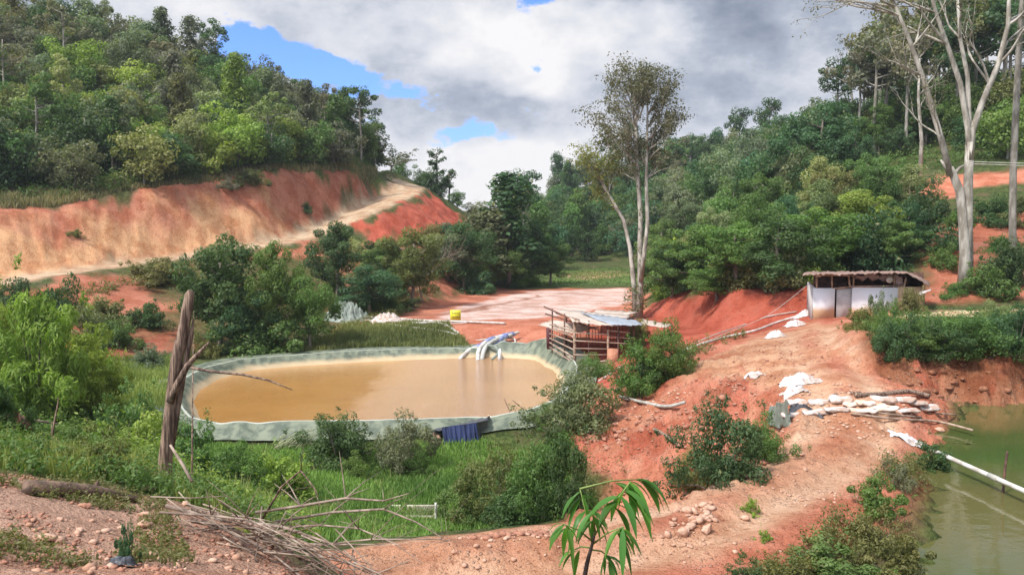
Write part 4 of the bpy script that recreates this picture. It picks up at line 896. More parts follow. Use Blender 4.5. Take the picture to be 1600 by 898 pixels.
for (px, b_, L, dx, dz, lab, Y) in [(703, 392, 3.4, .5, 1., 'bare grey branching tree leaning over the valley beside the hairpin face', 108), (660, 470, 2.5, -.2, 1., 'bare dead shrub above the red flat', 84), (640, 440, 2.4, .9, .25, 'fallen bleached branch on the scrubby slope', 86), (612, 470, 2., .3, 1., 'thin bleached dead sapling on the slope left of the red flat', 82)]:
    g = G(px, b_, Y - 8); lb = MB(); tips = []
    grow(lb, tips, (0, 0, -.1), (dx, 0, dz), L, .10, rs, 4, .45, .12, 5, .1, .62, 5, .74); lb2 = lb.build('branches', DEADG, None, True); lb2.location = g; lb2.name = 'dead_tree'; tag(lb2, lab, 'dead tree')
# ------------------------------------------------------------------ near plants and ground cover
lib('feather0', lambda: make_shrub('bush', 701, 1.1, 2.0, 60, 260, .11, cl=(.14, .28), asp=.22, droop=.9))
lib('feather1', lambda: make_shrub('bush', 702, 1.1, 1.8, 60, 240, .11, cl=(.14, .30), asp=.24, droop=.9))
lib('weedy0', lambda: make_shrub('bush', 711, .7, .9, 40, 110, .075, cl=(.14, .30), asp=.45))
lib('weedy1', lambda: make_shrub('bush', 712, .7, 1.0, 36, 120, .065, cl=(.14, .32), asp=.35))
for a in [('feather0', 55, 665, 458, 170, YG, 'bright feathery bush at the left edge behind the stony knoll', B), ('feather1', 125, 650, 500, 120, YG, 'bright feathery bush second from the left edge', B), ('feather0', 5, 640, 478, 110, YG, 'bright feathery bush cut by the left edge of the picture', B),
          ('feather1', 100, 640, 560, 120, YG, 'lower bright green bush in front of the feathery ones', B), ('weedy1', 190, 700, 598, 120, MG, 'leafy green bush left of the dead stump', B), ('weedy0', 225, 720, 640, 90, YG, 'bright weed clump touching the left side of the stump', B),
          ('weedy0', 310, 745, 655, 90, MG, 'green bush just right of the dead stump', B), ('weedy1', 375, 762, 685, 110, MG, 'green weed bush right of the stump above the dead branches', B), ('weedy0', 440, 775, 705, 95, YG, 'yellow green weed bush at the rim of the knoll', B), ('weedy1', 150, 735, 668, 130, OL, 'olive weed bush at the back of the stony knoll', B),
          ('weedy0', 40, 722, 690, 90, DG, 'low dark weed at the left edge of the knoll', B), ('weedy1', 90, 700, 650, 90, MG, 'green weed bush behind the low dark one', B), ('feather0', 0, 690, 600, 90, DG, 'dark bush behind the red boulder at the left edge', B),
          ('weedy1', 385, 835, 812, 36, YG, 'tiny bright seedling clump among the dead branches', B), ('weedy0', 200, 880, 820, 34, BG, 'little bluish weed on the stones of the knoll', B),
          # right bank of the dam road
          ('weedy0', 1300, 895, 845, 130, MG, 'green weed bush at the bottom between road and green pond', B), ('weedy1', 1215, 905, 862, 110, OL, 'olive weed bush at the bottom edge right of the road', B), ('weedy1', 1360, 850, 790, 100, OL, 'olive weed bush on the bank of the green pond', B), ('weedy0', 1375, 800, 745, 80, MG, 'green weed bush higher on the bank of the green pond', B),
          ('weedy0', 1400, 890, 830, 90, OL, 'drooping olive weed at the lower water edge', B), ('weedy1', 1400, 760, 715, 70, GR, 'brownish weed at the edge of the green pond below the pipe', B), ('weedy1', 1160, 905, 870, 80, DG, 'dark weed at the bottom edge, leftmost right of the road', B), ('weedy0', 1455, 735, 690, 60, DG, 'dark weed clump under the end of the big pipe', B), ('weedy1', 1510, 712, 690, 60, OL, 'thin olive weed standing in the shallow water', B),
          ('weedy0', 1172, 803, 783, 30, YG, 'round tuft of fresh grass in the middle of the dam road', 'grass tuft'), ('weedy0', 1193, 845, 831, 26, YG, 'smaller tuft of fresh grass lower on the dam road', 'grass tuft')]:
    o = plant(*a[:6], a[6], a[7], None, 9. if a[1] > 1000 else 4.)
    if 'tuft' in a[6]: o.name = 'grass_tuft'
def on_poly(poly, n, seed):
    r = np.random.RandomState(seed); P_ = np.array([(p[0], p[1]) for p in poly]); lo = P_.min(0); hi = P_.max(0); out = []
    while len(out) < n:
        q = lo + r.rand(n * 2, 2) * (hi - lo)
        ins = np.zeros(len(q), bool)
        for i in range(len(P_)):
            a = P_[i]; b = P_[(i + 1) % len(P_)]
            ins ^= ((a[1] > q[:, 1]) != (b[1] > q[:, 1])) & (q[:, 0] < (b[0] - a[0]) * (q[:, 1] - a[1]) / ((b[1] - a[1]) or 1e-9) + a[0])
        out += list(q[ins])
    return np.array(out[:n])
def grass(name, poly, n, h, w, col, seed, patch=None, thr=0.):
    r = np.random.RandomState(seed); q = on_poly(poly, n, seed)
    if patch: q = q[fbm(q[:, 0] + seed, q[:, 1], patch, 3) > thr]
    n = len(q); z = H(q[:, 0], q[:, 1]); p = np.stack([q[:, 0], q[:, 1], z - .02], 1)
    a = r.rand(n) * 6.28; s = np.stack([np.cos(a), np.sin(a), 0 * a], 1) * w * .5; b = r.rand(n) * 6.28
    hh = h * (.4 + .9 * r.rand(n)) * (1 + .8 * fbm(q[:, 0], q[:, 1], 1.5, 3)); ln = (np.stack([np.cos(b), np.sin(b), 0 * b], 1)) * (hh * .5 * r.rand(n))[:, None]
    up = np.array([0, 0, 1.]) * hh[:, None]
    v = np.stack([p - s, p + s, p + s * .7 + up * .55 + ln * .35, p - s * .7 + up * .55 + ln * .35, p + up * .95 + ln + s * .1, p + up * .95 + ln - s * .1], 1).reshape(-1, 3)
    k = np.arange(n)[:, None] * 6; Q_ = np.concatenate([k + np.array([[0, 1, 2, 3]]), k + np.array([[3, 2, 4, 5]])])
    m = MB(); m.add(v, Q_, np.repeat(np.clip(.5 + .5 * (r.rand(n) - .5) + .6 * fbm(q[:, 0] + 9, q[:, 1], 3, 2), 0, .92), 6)); o = m.build(name, GRS); o.color = (*col, 1); tag(o, kind='stuff'); return o
def weeds(name, poly, n, h, size, col, seed, patch=1.5, thr=0., nl=14):
    r = np.random.RandomState(seed); q = on_poly(poly, n, seed); q = q[fbm(q[:, 0] + seed * 3, q[:, 1], patch, 3) > thr]; z = H(q[:, 0], q[:, 1]); m = MB()
    for (x, y), zz in zip(q, z):
        k = .5 + r.rand(); leaves(m, (x, y, zz + h * k * .4), (h * k * .5, h * k * .5, h * k * .6), nl, size, r, shell=.1, asp=.42)
    o = m.build(name, LEAF); o.color = (*col, 1); tag(o, kind='stuff'); return o
def pxy(*p): return [(q[0], q[1]) for q in wp(*p)]
grass('grass', pxy((230, 620, 41), (300, 700, 31), (480, 700, 33.5), (640, 695, 34), (760, 690, 34.5), (890, 690, 32), (900, 800, 25), (700, 815, 25), (560, 830, 20), (380, 800, 18), (200, 700, 24)), 38000, .24, .045, (.17, .29, .08), 1, 2.2, -.15)
grass('grass', pxy((290, 690, 33.5), (480, 700, 33.5), (640, 695, 34), (760, 690, 34.5), (890, 690, 32), (900, 800, 25), (700, 815, 25), (560, 830, 20), (380, 800, 18), (200, 700, 24)), 26000, .16, .05, (.19, .31, .085), 21)
grass('grass', pxy((290, 690, 33.5), (480, 700, 33.5), (890, 690, 32), (900, 800, 25), (700, 815, 25), (560, 830, 20), (380, 800, 18)), 4000, .4, .03, (.30, .32, .14), 22, 1.6, .12)
grass('grass', pxy((150, 572, 49), (290, 560, 52), (280, 640, 38), (200, 640, 36), (60, 620, 38), (60, 590, 45)), 16000, .42, .06, (.22, .28, .09), 2)
grass('grass', pxy((470, 549, 55.5), (560, 503, 62), (700, 508, 61.5), (735, 542, 56), (600, 547, 55.8)), 12000, .42, .07, (.20, .22, .09), 3)
grass('grass', pxy((-60, 700, 11), (150, 700, 12), (300, 760, 11), (420, 820, 9.6), (480, 860, 8.6), (420, 830, 8.4), (255, 775, 8.8), (130, 742, 8.8), (-60, 720, 8.4)), 9000, .30, .014, (.26, .30, .10), 4, 1.2, -.1)
weeds('weeds', pxy((-100, 680, 13.5), (150, 690, 13.5), (300, 750, 12.5), (450, 845, 10.5), (500, 870, 8.5), (420, 815, 8.3), (255, 765, 8.8), (130, 735, 8.6), (-100, 715, 8.2)), 1700, .32, .055, MG, 5, 1., -.12, 26)
weeds('weeds', pxy((-100, 650, 20), (200, 680, 20), (430, 790, 17), (500, 860, 14), (440, 850, 11.5), (300, 760, 13), (-100, 680, 14)), 1500, .55, .08, YG, 6, 2., -.2, 30)
weeds('weeds', pxy((-60, 900, 4.4), (250, 905, 4.6), (300, 840, 6.4), (260, 790, 8.4), (130, 752, 8.6), (-60, 735, 8)), 1500, .12, .032, OL, 7, .8, -.01, 14)
weeds('weeds', pxy((120, 640, 36), (290, 660, 36), (300, 700, 31), (450, 720, 31), (470, 800, 24), (200, 760, 22), (60, 680, 26)), 1300, .5, .10, MG, 8, 3., -.1, 26)
weeds('weeds', pxy((720, 700, 33), (900, 680, 33), (930, 790, 24), (700, 815, 25.5)), 500, .6, .10, OL, 9, 3., -.1, 28)
weeds('weeds', pxy((1390, 720, 18.5), (1440, 740, 19), (1445, 800, 16.8), (1425, 870, 14.4), (1400, 905, 13.5), (1150, 915, 11.5), (1240, 870, 13), (1330, 800, 15.2)), 520, .36, .06, OL, 10, 1.4, -.05, 26)
weeds('weeds', pxy((1345, 515, 37), (1345, 545, 30.5), (1600, 550, 27.9), (1700, 550, 27.5), (1700, 500, 37), (1500, 500, 38)), 900, .7, .09, MG, 11, 3., -.3, 30)
weeds('weeds', pxy((900, 650, 36), (880, 700, 31), (940, 790, 25), (1180, 790, 20), (1215, 690, 22), (1100, 720, 25), (960, 660, 32)), 170, .5, .08, OL, 12, 2.5, .02, 26)
weeds('weeds', pxy((1040, 560, 38), (1090, 545, 41), (1170, 515, 45), (1180, 520, 43), (1100, 555, 38)), 120, .5, .10, OL, 13, 3., -.1, 26)
weeds('weeds', pxy((280, 560, 54), (420, 548, 56.5), (560, 505, 66), (640, 488, 74), (600, 500, 64), (430, 552, 54.5)), 260, .6, .14, OL, 14, 3., -.1, 26)
grass('grass', pxy((790, 447, 103.5), (880, 423, 133), (1010, 420, 137), (1000, 446, 104)), 7000, .22, .14, (.17, .23, .09), 15)
grass('grass', pxy(*[(0, 327, 73), (100, 321, 77.5), (200, 301, 83.5), (300, 290, 88.5), (400, 272, 95), (430, 266, 98.5), (500, 267, 105.5), (590, 275, 118), (590, 262, 128), (430, 252, 103), (300, 268, 94), (150, 290, 85), (0, 303, 80), (-160, 315, 76), (-160, 335, 69)]), 17000, .55, .13, (.22, .20, .11), 16)
# ------------------------------------------------------------------ stones
STONE = solid('stone', (.42, .20, .13), (.30, .14, .09), .9, 9, bump=.6, dist=.02)
STONEP = solid('pale_stone', (.56, .36, .26), (.42, .23, .15), .9, 8, bump=.6, dist=.02)
def rock_arrays(rs, size, flat=.6):
    m = 3; pts = []
    t_ = (1 + 5 ** .5) / 2
    v = np.array([(-1, t_, 0), (1, t_, 0), (-1, -t_, 0), (1, -t_, 0), (0, -1, t_), (0, 1, t_), (0, -1, -t_), (0, 1, -t_), (t_, 0, -1), (t_, 0, 1), (-t_, 0, -1), (-t_, 0, 1)], float)
    f = [(0, 11, 5), (0, 5, 1), (0, 1, 7), (0, 7, 10), (0, 10, 11), (1, 5, 9), (5, 11, 4), (11, 10, 2), (10, 7, 6), (7, 1, 8), (3, 9, 4), (3, 4, 2), (3, 2, 6), (3, 6, 8), (3, 8, 9), (4, 9, 5), (2, 4, 11), (6, 2, 10), (8, 6, 7), (9, 8, 1)]
    v /= np.linalg.norm(v, axis=1)[:, None]; v = v * (.62 + .62 * rs.rand(12))[:, None] * np.array([1, .6 + .5 * rs.rand(), flat * (.6 + .6 * rs.rand())]) * size * .5
    a = rs.rand() * 6.28; c_, s_ = math.cos(a), math.sin(a); v = v @ np.array([[c_, -s_, 0], [s_, c_, 0], [0, 0, 1]]); return v, f
def stones(name, poly, n, lo, hi, mat, seed, patch=.8, thr=-.05):
    rs = np.random.RandomState(seed); q = on_poly(poly, n, seed); q = q[fbm(q[:, 0] + seed, q[:, 1], patch, 3) > thr]; z = H(q[:, 0], q[:, 1]); m = MB()
    for (x, y), zz in zip(q, z):
        s = lo + (hi - lo) * rs.rand() ** 3; v, f = rock_arrays(rs, s); m.add(v + np.array((x, y, zz + s * .12)), np.array(f))
    o = m.build(name, mat); tag(o, kind='stuff'); return o
stones('gravel', pxy((-60, 910, 4.3), (430, 912, 4.6), (520, 905, 6.6), (420, 830, 8.0), (255, 785, 8.6), (130, 755, 8.6), (-60, 735, 8)), 3200, .012, .065, STONE, 1, .8, -.03)
stones('gravel', pxy((-60, 910, 4.3), (430, 912, 4.6), (420, 840, 7.0), (255, 790, 8.2), (-60, 740, 7.6)), 420, .02, .12, STONEP, 2, .7, 0)
stones('gravel', pxy((1000, 850, 13.4), (1120, 800, 15), (1300, 700, 19), (1400, 690, 20), (1380, 740, 17.4), (1250, 830, 13.8), (1080, 885, 12.5), (700, 900, 12.2), (600, 850, 13.6), (850, 825, 14.2)), 700, .02, .13, STONEP, 3, 1.2, .05)
stones('gravel', pxy((900, 670, 33), (1000, 610, 35), (1150, 590, 29), (1230, 650, 22), (1180, 700, 21), (1060, 780, 18), (940, 750, 27)), 900, .03, .20, STONEP, 4, 2., .05)
stones('gravel', pxy((900, 670, 33), (1000, 610, 35), (1150, 590, 29), (1230, 650, 22), (1180, 700, 21), (1060, 780, 18), (940, 750, 27)), 1500, .04, .34, STONE, 5, 1.6, 0)
stones('clods', pxy((1000, 850, 13.4), (1120, 800, 15), (1300, 700, 19), (1400, 690, 20), (1380, 740, 17.4), (1250, 830, 13.8), (1080, 885, 12.5), (700, 900, 12.2), (600, 850, 13.6), (850, 825, 14.2)), 1500, .012, .06, STONE, 13, .9, .03)
stones('clods', pxy((900, 670, 33), (1000, 610, 35), (1100, 560, 37), (1290, 515, 40), (1300, 560, 31), (1230, 650, 22), (1180, 700, 21), (1060, 780, 18), (940, 750, 27)), 3500, .025, .14, STONE, 14, 1.3, 0)
stones('gravel', pxy((1040, 850, 13.6), (1060, 805, 15), (1110, 800, 15.2), (1120, 825, 14.4)), 90, .06, .26, STONEP, 6, 1, -1)
stones('gravel', pxy((600, 845, 13.7), (750, 828, 14), (900, 815, 14.4), (900, 830, 13.9), (750, 845, 13.6)), 420, .03, .2, STONE, 7, 1, -.1)
stones('gravel', pxy((1150, 600, 27), (1300, 600, 25), (1440, 630, 22.9), (1440, 680, 21), (1240, 700, 19), (1200, 660, 22)), 500, .03, .16, STONEP, 8, 1, -.05)
stones('rubble', pxy((1350, 560, 28.8), (1400, 570, 28), (1480, 570, 27.8), (1700, 570, 27.2), (1700, 620, 25.6), (1460, 636, 26.1), (1400, 605, 26.9)), 150, .10, .42, solid('brown_rock', (.30, .13, .07), (.16, .07, .04), .95, 6, bump=.8, dist=.05), 9, 1, -.3)
rs = np.random.RandomState(77)
def rock(px, py, size, lab, mat=None, flat=.6, ym=4.):
    g = G(px, py, ym); m = MB(); 
    bm_v, bm_f = rock_arrays(rs, size, flat); m.add(bm_v, np.array(bm_f)); o = m.build('rock', mat or STONE, None, loc=(g[0], g[1], g[2] + size * .15))
    md = o.modifiers.new('sub', 'SUBSURF'); md.levels = md.render_levels = 2; md.subdivision_type = 'SIMPLE'
    tx = bpy.data.textures.new('rough', 'CLOUDS'); tx.noise_scale = size * .3; d_ = o.modifiers.new('d', 'DISPLACE'); d_.texture = tx; d_.strength = size * .22
    return tag(o, lab, 'rock')
rock(8, 682, .62, 'red boulder at the left edge among the weeds', None, .9); rock(135, 793, .13, 'small red rock lying beside the fallen log', STONE); rock(225, 808, .12, 'pinkish stone left of the dead branches', STONEP); rock(75, 845, .16, 'flat pale stone on the left of the knoll', STONEP)
rock(60, 880, .12, 'rounded red stone at the lower left corner', STONE); rock(290, 790, .11, 'whitish stone in front of the stump', STONEP); rock(225, 825, .16, 'flat tan slab among the pebbles', STONEP, .3); rock(1080, 762, .4, 'pale boulder at the left road edge', STONEP, .6, 9); rock(1105, 832, .3, 'largest pale rock of the heap beside the road', STONEP, .7, 9); rock(1068, 838, .28, 'left rock of the heap beside the road', STONEP, .7, 9)
rock(1165, 812, .22, 'pale rock just under the upper grass tuft', STONEP, .7, 9); rock(1188, 725, .35, 'flat rock on the far road edge by the bushes', STONE, .4, 9); rock(1252, 712, .2, 'lone pale stone in the middle of the road', STONEP, .7, 9); rock(1468, 678, .28, 'pale stone at the water edge near the poles', STONEP, .6, 9)
# ------------------------------------------------------------------ dead stump, fallen log, brush
def gp_(px, py, dz=0., ym=4.): g = G(px, py, ym); return np.array((g[0], g[1], g[2] + dz))
g = G(255, 772, 7.5); base = np.array((g[0], g[1], g[2])); root = empty('dead_stump', tuple(base), 'tall broken grey-brown dead stump leaning at the edge of the knoll', 'stump')
def sp(px, py, dy=0.): w = np.array(W(px, py, base[1] + dy)); return w - base
rs = np.random.RandomState(4); m = MB()
m.tube([sp(250, 785), sp(252, 765), sp(257, 735), sp(262, 680), sp(268, 620), sp(276, 560), (sp(286, 520)), sp(293, 480), sp(296, 460), sp(298, 454)], [.14, .11, .092, .08, .073, .072, .07, .066, .058, .03], 16, wob=.09, rng=rs)
m.build('trunk', DEAD, root, True)
m = MB(); m.tube([sp(268, 700, .02), sp(277, 640, .03), sp(288, 575, .03), sp(299, 520, .03), sp(303, 497, .03)], [.035, .042, .04, .03, .01], 9, wob=.2, rng=rs); m.build('split_stem', DEAD, root, True)
m = MB(); m.tube([sp(266, 628, -.1), sp(277, 600, -.14), sp(292, 572, -.2), sp(310, 552, -.25), sp(326, 535, -.3)], [.05, .045, .038, .03, .012], 8, wob=.2, rng=rs); m.build('broken_branch', DEAD, root, True)
m = MB(); m.tube([sp(292, 573, -.2), sp(330, 580, -.3), sp(380, 585, -.4), (sp(420, 594, -.5)), sp(457, 609, -.6)], [.022, .018, .016, .012, .005], 6); m.build('broken_branch', DEAD, root, True)
m = MB()
for q in range(9):
    a = q * .7; m.tube([(math.cos(a) * .07, math.sin(a) * .07, .18 + .05 * (q % 3)), (math.cos(a) * .2, math.sin(a) * .2, .02), (math.cos(a) * .38, math.sin(a) * .38, -.08)], [.05, .035, .015], 6, wob=.2, rng=rs)
m.build('roots', DEAD, root, True)
LOGM = solid('rotting_wood', (.22, .14, .10), (.09, .06, .045), .95, 9, bump=1., dist=.04, stretch=(.35, 1, 1), detail=6)
def wood(name, lab, cat, pts, rads, mat=DEADG, n=7, smooth=True, wob=.15, seed=1, bits=0, rings=False):
    rs_ = np.random.RandomState(seed); p = np.array(pts, float); o0 = p[0].copy(); m = MB(); m.tube(p - o0, rads, n, wob=wob, rng=rs_)
    for k in range(bits):
        i = rs_.randint(1, len(p)); q = p[i] - o0; d = rs_.normal(size=3); d[2] = abs(d[2]) * .8; d /= np.linalg.norm(d); L = rs_.uniform(.25, .9) * (np.linalg.norm(p[-1] - p[0]) * .35)
        m.tube([q, q + d * L * .5, q + d * L + np.array([0, 0, -.08 * L])], [rads[i] * .6, rads[i] * .4, rads[i] * .12], 5)
    o = m.build(name, mat, None, smooth, tuple(o0)); return tag(o, lab, cat)
wood('fallen_log', 'short dark rotting log lying left of the stump', 'log', [gp_(40, 772, .05), gp_(90, 775, .07), gp_(150, 778, .06), gp_(215, 786, .03)], [.075, .07, .06, .03], LOGM, 10, bits=3, wob=.3)
wood('fallen_log', 'thin crooked log between the stump and the brush pile', 'log', [gp_(225, 770, .05), gp_(300, 782, .1), gp_(350, 788, .08), gp_(410, 800, .05)], [.03, .025, .022, .014], DEAD, 8, bits=3, seed=3)
brush = [((300, 812), (360, 825), (430, 855), (500, 880), (560, 900), .03, 'thick grey branch at the bottom of the brush pile', 3), ((260, 790), (350, 812), (440, 822), (520, 850), (600, 850), .028, 'long branch crossing the brush pile towards the road', 3),
         ((400, 800), (470, 790), (540, 778), (600, 782), (640, 770), .02, 'arching bare branch rising over the grass right of the pile', 5), ((330, 800), (420, 835), (480, 880), (520, 930), (540, 960), .022, 'split branch on the left of the brush pile', 4),
         ((430, 815), (520, 800), (600, 795), (650, 815), (700, 845), .018, 'thin arching branch reaching over the road edge', 5), ((380, 815), (450, 850), (510, 850), (580, 842), (690, 842), .02, 'bleached branch running right along the road', 4),
         ((410, 810), (440, 760), (470, 735), (490, 760), (500, 790), .014, 'forked twig standing up out of the brush pile', 4), ((350, 825), (420, 860), (470, 900), (500, 950), (510, 980), .016, 'thin bent stick at the left foot of the pile', 3),
         ((440, 830), (490, 860), (530, 890), (560, 930), (570, 950), .02, 'rough branch sliding down the knoll edge', 5), ((300, 795), (380, 815), (450, 835), (520, 870), (590, 900), .018, 'straight weathered branch in the pile', 4),
         ((420, 825), (500, 820), (560, 825), (620, 850), (660, 880), .014, 'slender twig hanging over the lower road', 5), ((250, 800), (330, 805), (390, 812), (430, 830), (470, 850), .016, 'short grey stick in front of the stump', 3)]
for i, b_ in enumerate(brush):
    r0 = b_[5] * .72; P_ = []
    for j, (px, py) in enumerate(b_[:5]):
        Yd = 7.6 - .25 * j - .05 * i * (i % 2); w = np.array(W(px, py, Yd)); hz = float(H(w[0], w[1])) + .03
        if w[2] < hz: w[2] = hz
        P_.append(w)
    wood('dead_branch', b_[6], 'branch', P_, [r0, r0 * .9, r0 * .75, r0 * .5, r0 * .2], DEADG if i % 3 else DEAD, 7, seed=20 + i, bits=b_[7] + 3)
rs = np.random.RandomState(8); m = MB()
for k in range(60):
    px = rs.uniform(290, 600); py = 795 + (px - 290) * .33 + rs.uniform(-22, 30); w = np.array(W(px, py, 7.4 - (px - 290) / 310 * .9)); h_ = float(H(w[0], w[1])) + .02
    w[2] = max(h_, min(w[2], h_ + .35)); a = rs.normal(.6, .5); d = np.array([math.cos(a), -.5 * abs(math.sin(a)), -.25 + .35 * rs.normal()]); L = rs.uniform(.3, .9)
    m.tube([w - d * L / 2, w + rs.normal(size=3) * .02, w + d * L / 2], [.007, .005, .003], 4)
tag(m.build('twigs', DEADG, None), kind='stuff')
wood('sapling_stem', 'dark leaning stem of a dead sapling near the left edge', 'sapling', [gp_(73, 704, 0), gp_(73, 704, 0) + (.08, 0, .2), gp_(73, 704, 0) + (.13, 0, .42), gp_(73, 704, 0) + (.2, 0, .75)], [.02, .017, .013, .006], DEAD, 6, bits=5, seed=5)
wood('pale_stick', 'pale stick lying in the weeds at the left edge', 'stick', [W(20, 652, 12), W(60, 657, 12), W(90, 662, 11.9)], [.02, .018, .012], DEADG, 6)
wood('leaning_stick', 'grey stick leaning against the right side of the stump', 'stick', [W(300, 752, 8.8), W(285, 725, 8.9), W(266, 695, 9.0)], [.02, .018, .014], DEADG, 6)
# ------------------------------------------------------------------ the near seedling with big drooping leaflets
BROAD = leaf_mat('broad_leaves', .45, .4)
def leaflet(m, p, d, L, w, rs, droop=.5):
    d = np.array(d, float); d /= np.linalg.norm(d); side = np.cross(d, (0, 0, 1)); side /= np.linalg.norm(side) + 1e-9; side = side + rs.normal(size=3) * .25; k = 7; pts = []; q = np.array(p, float); dd = d.copy()
    V_ = []
    for i in range(k + 1):
        t_ = i / k; ww = w * math.sin(math.pi * min(1, t_ ** .75)) ** .9 * .5 if 0 < i < k else .002
        nn = np.cross(side, dd); nn /= np.linalg.norm(nn) + 1e-9
        V_ += [q - side * ww + nn * ww * .35, q, q + side * ww + nn * ww * .35]
        dd = dd + np.array([0, 0, -droop / k * 1.6]); dd /= np.linalg.norm(dd); q = q + dd * L / k
    fs = []
    for i in range(k):
        a = i * 3; fs += [(a, a + 1, a + 4, a + 3), (a + 1, a + 2, a + 5, a + 4)]
    m.add(np.array(V_), np.array(fs), np.full(len(V_), .25 + .5 * rs.rand()))
rs = np.random.RandomState(15); Ys = 4.0
ss = lambda px, py, dy=0.: np.array(W(px, py, Ys + dy))
bx_, by_ = W(905, 1000, Ys)[:2]; base = np.array((bx_, by_, float(H(bx_, by_)))); root = empty('seedling', tuple(base), 'young plant with long drooping fresh green leaves in the bottom foreground', 'seedling')
m = MB(); m.tube([(0, 0, 0), ss(908, 930) - base, ss(917, 880) - base, ss(925, 850) - base, ss(930, 830) - base], [.014, .013, .011, .008, .006], 7); m.build('stem', solid('dark_stem', (.07, .05, .04), rough=.7), root, True)
stalkm = solid('green_stalk', (.22, .30, .08), rough=.6)
for (p0, p1, dy, leafs) in [((926, 850), (906, 763), .05, [(-38, 18, 60), (-20, 35, 70), (10, 40, 75), (35, -2, 55), (-45, 40, 45)]), ((928, 838), (985, 752), -.1, [(10, 60, 95), (45, 55, 90), (60, 20, 75), (-18, 45, 65), (50, 75, 70), (-45, 5, 70)]), ((906, 763), (1005, 748), .1, [(60, 50, 90), (80, 45, 85), (30, 60, 95), (45, -18, 40), (100, 30, 60)]),
                             ((926, 845), (880, 818), -.15, [(-30, 5, 45), (-25, 25, 50), (-5, 45, 60), (12, 40, 60), (-40, -6, 40)]), ((926, 850), (975, 822), -.2, [(-2, 55, 70), (20, 45, 75), (-30, 50, 65), (40, 35, 60), (35, 15, 55)]), ((925, 855), (890, 862), .0, [(-30, 25, 55), (-6, 40, 50), (-40, 5, 35)]), ((924, 858), (955, 872), .05, [(30, 30, 50), (5, 45, 55), (40, 5, 45), (-10, 40, 40)]), ((930, 830), (925, 800), -.05, [(-25, 20, 60), (20, 30, 55), (0, 50, 60)])]:
    st = MB(); a = ss(*p0); b = ss(*p1, dy); st.tube([a - base, (a + b) / 2 - base + np.array([0, 0, .015]), b - base], [.005, .004, .0025], 5); so = st.build('stalk', stalkm, root, True)
    for (dx, dyy, L) in leafs + [(x_ * .8 + 8, y_ * .6 - 6, L_ * .8) for x_, y_, L_ in leafs]:
        fr = rs.uniform(.55, 1.); q = a + (b - a) * fr; lm = MB(); leaflet(lm, q - base, (dx / F, rs.uniform(-.02, .02), -dyy * .55 / F), L / F * Ys * rs.uniform(.85, 1.1), L / F * Ys * .18, rs, .9)
        lo_ = lm.build('leaf', BROAD, root); lo_.color = (*vary((.085, .21, .045), .3), 1)
# ------------------------------------------------------------------ pond liner
mt, t, b = mat_new('liner_cloth'); pos = t.node('ShaderNodeNewGeometry').outputs['Position']
zc = t.node('ShaderNodeSeparateXYZ'); t.put(zc.inputs[0], pos); zz_ = t.math('ADD', zc.outputs[2], t.math('MULTIPLY', t.noise(pos, 1.3, 3), .28))
n = t.noise(t.scale(pos, (1, 1, .3)), 2.2, 5, .6)
c = t.mix(t.ramp(n, .38, .64), (.20, .22, .155), (.09, .11, .08)); hem = t.node('ShaderNodeAttribute', attribute_name='lv').outputs['Fac']; c = t.mix(t.math('MULTIPLY', t.ramp(zz_, WATER_Z + .52, WATER_Z + .22), t.math('LESS_THAN', hem, .25)), c, (.50, .38, .23))
c = t.mix(t.ramp(hem, .6, .9), c, (.48, .49, .42))
t.put(b.inputs['Base Color'], c); b.inputs['Roughness'].default_value = .55; b.inputs['Specular IOR Level'].default_value = .35
bp = t.node('ShaderNodeBump'); bp.inputs['Strength'].default_value = .6; bp.inputs['Distance'].default_value = .05; t.put(bp.inputs['Height'], n); t.l.new(bp.outputs[0], b.inputs['Normal'])
rp = np.array(RIMC); seg = np.hypot(*(np.diff(rp[:, :2], axis=0)).T); cum = np.concatenate([[0], np.cumsum(seg)]); NL = 420
s_ = np.linspace(0, cum[-1], NL, endpoint=False); rx = np.interp(s_, cum, rp[:, 0]); ry = np.interp(s_, cum, rp[:, 1]); rz_ = np.interp(s_, cum, rp[:, 2])
for _ in range(10): rx = (np.roll(rx, 1) + 2 * rx + np.roll(rx, -1)) / 4; ry = (np.roll(ry, 1) + 2 * ry + np.roll(ry, -1)) / 4
prof = np.concatenate([np.linspace(-1.2, -.1, 9), np.linspace(0, 1.9, 16)]); Vv = []; Lv = []
right_back = sstep(cx + 3, cx + 8, rx) * sstep(cy - 6, cy + 1, ry)
for j, m_ in enumerate(prof):
    dx = rx - cx; dy = ry - cy; d = np.hypot(dx, dy); k = (d - m_) / d; X = cx + dx * k; Y = cy + dy * k
    rim = np.exp(-((m_ - .05) / .22) ** 2) * .16
    lift = right_back * .22 * np.exp(-((m_ - .1) / .5) ** 2)
    z = H(X, Y) + .07 + rim + lift
    fold = fbm(s_ * 1.0 + .8 * m_, m_ * .25 + s_ * 0, .55, 3); fold2 = fbm(s_ + 40 + .5 * m_, s_ * 0 + m_ * .2, 1.7, 2)
    f = (.10 * fold + .16 * fold2) * (.5 + 1.6 * right_back) * min(1, abs(m_) * 2 + .25) * (1 if m_ > -.3 else .25)
    X = X + .25 * f * dx / d; Y = Y + .25 * f * dy / d; z = np.maximum(z + f + .04, H(X, Y) + .06)
    Vv.append(np.stack([X, Y, z], 1)); Lv.append(np.full(NL, 1. if abs(m_ - .02) < .09 else (.5 if m_ < 0 else 0.)))
Vv = np.concatenate(Vv); Lv = np.concatenate(Lv); i = np.arange(NL)[None, :]; j = np.arange(len(prof) - 1)[:, None]
Qf = np.stack([j * NL + i, j * NL + (i + 1) % NL, (j + 1) * NL + (i + 1) % NL, (j + 1) * NL + i], -1).reshape(-1, 4)
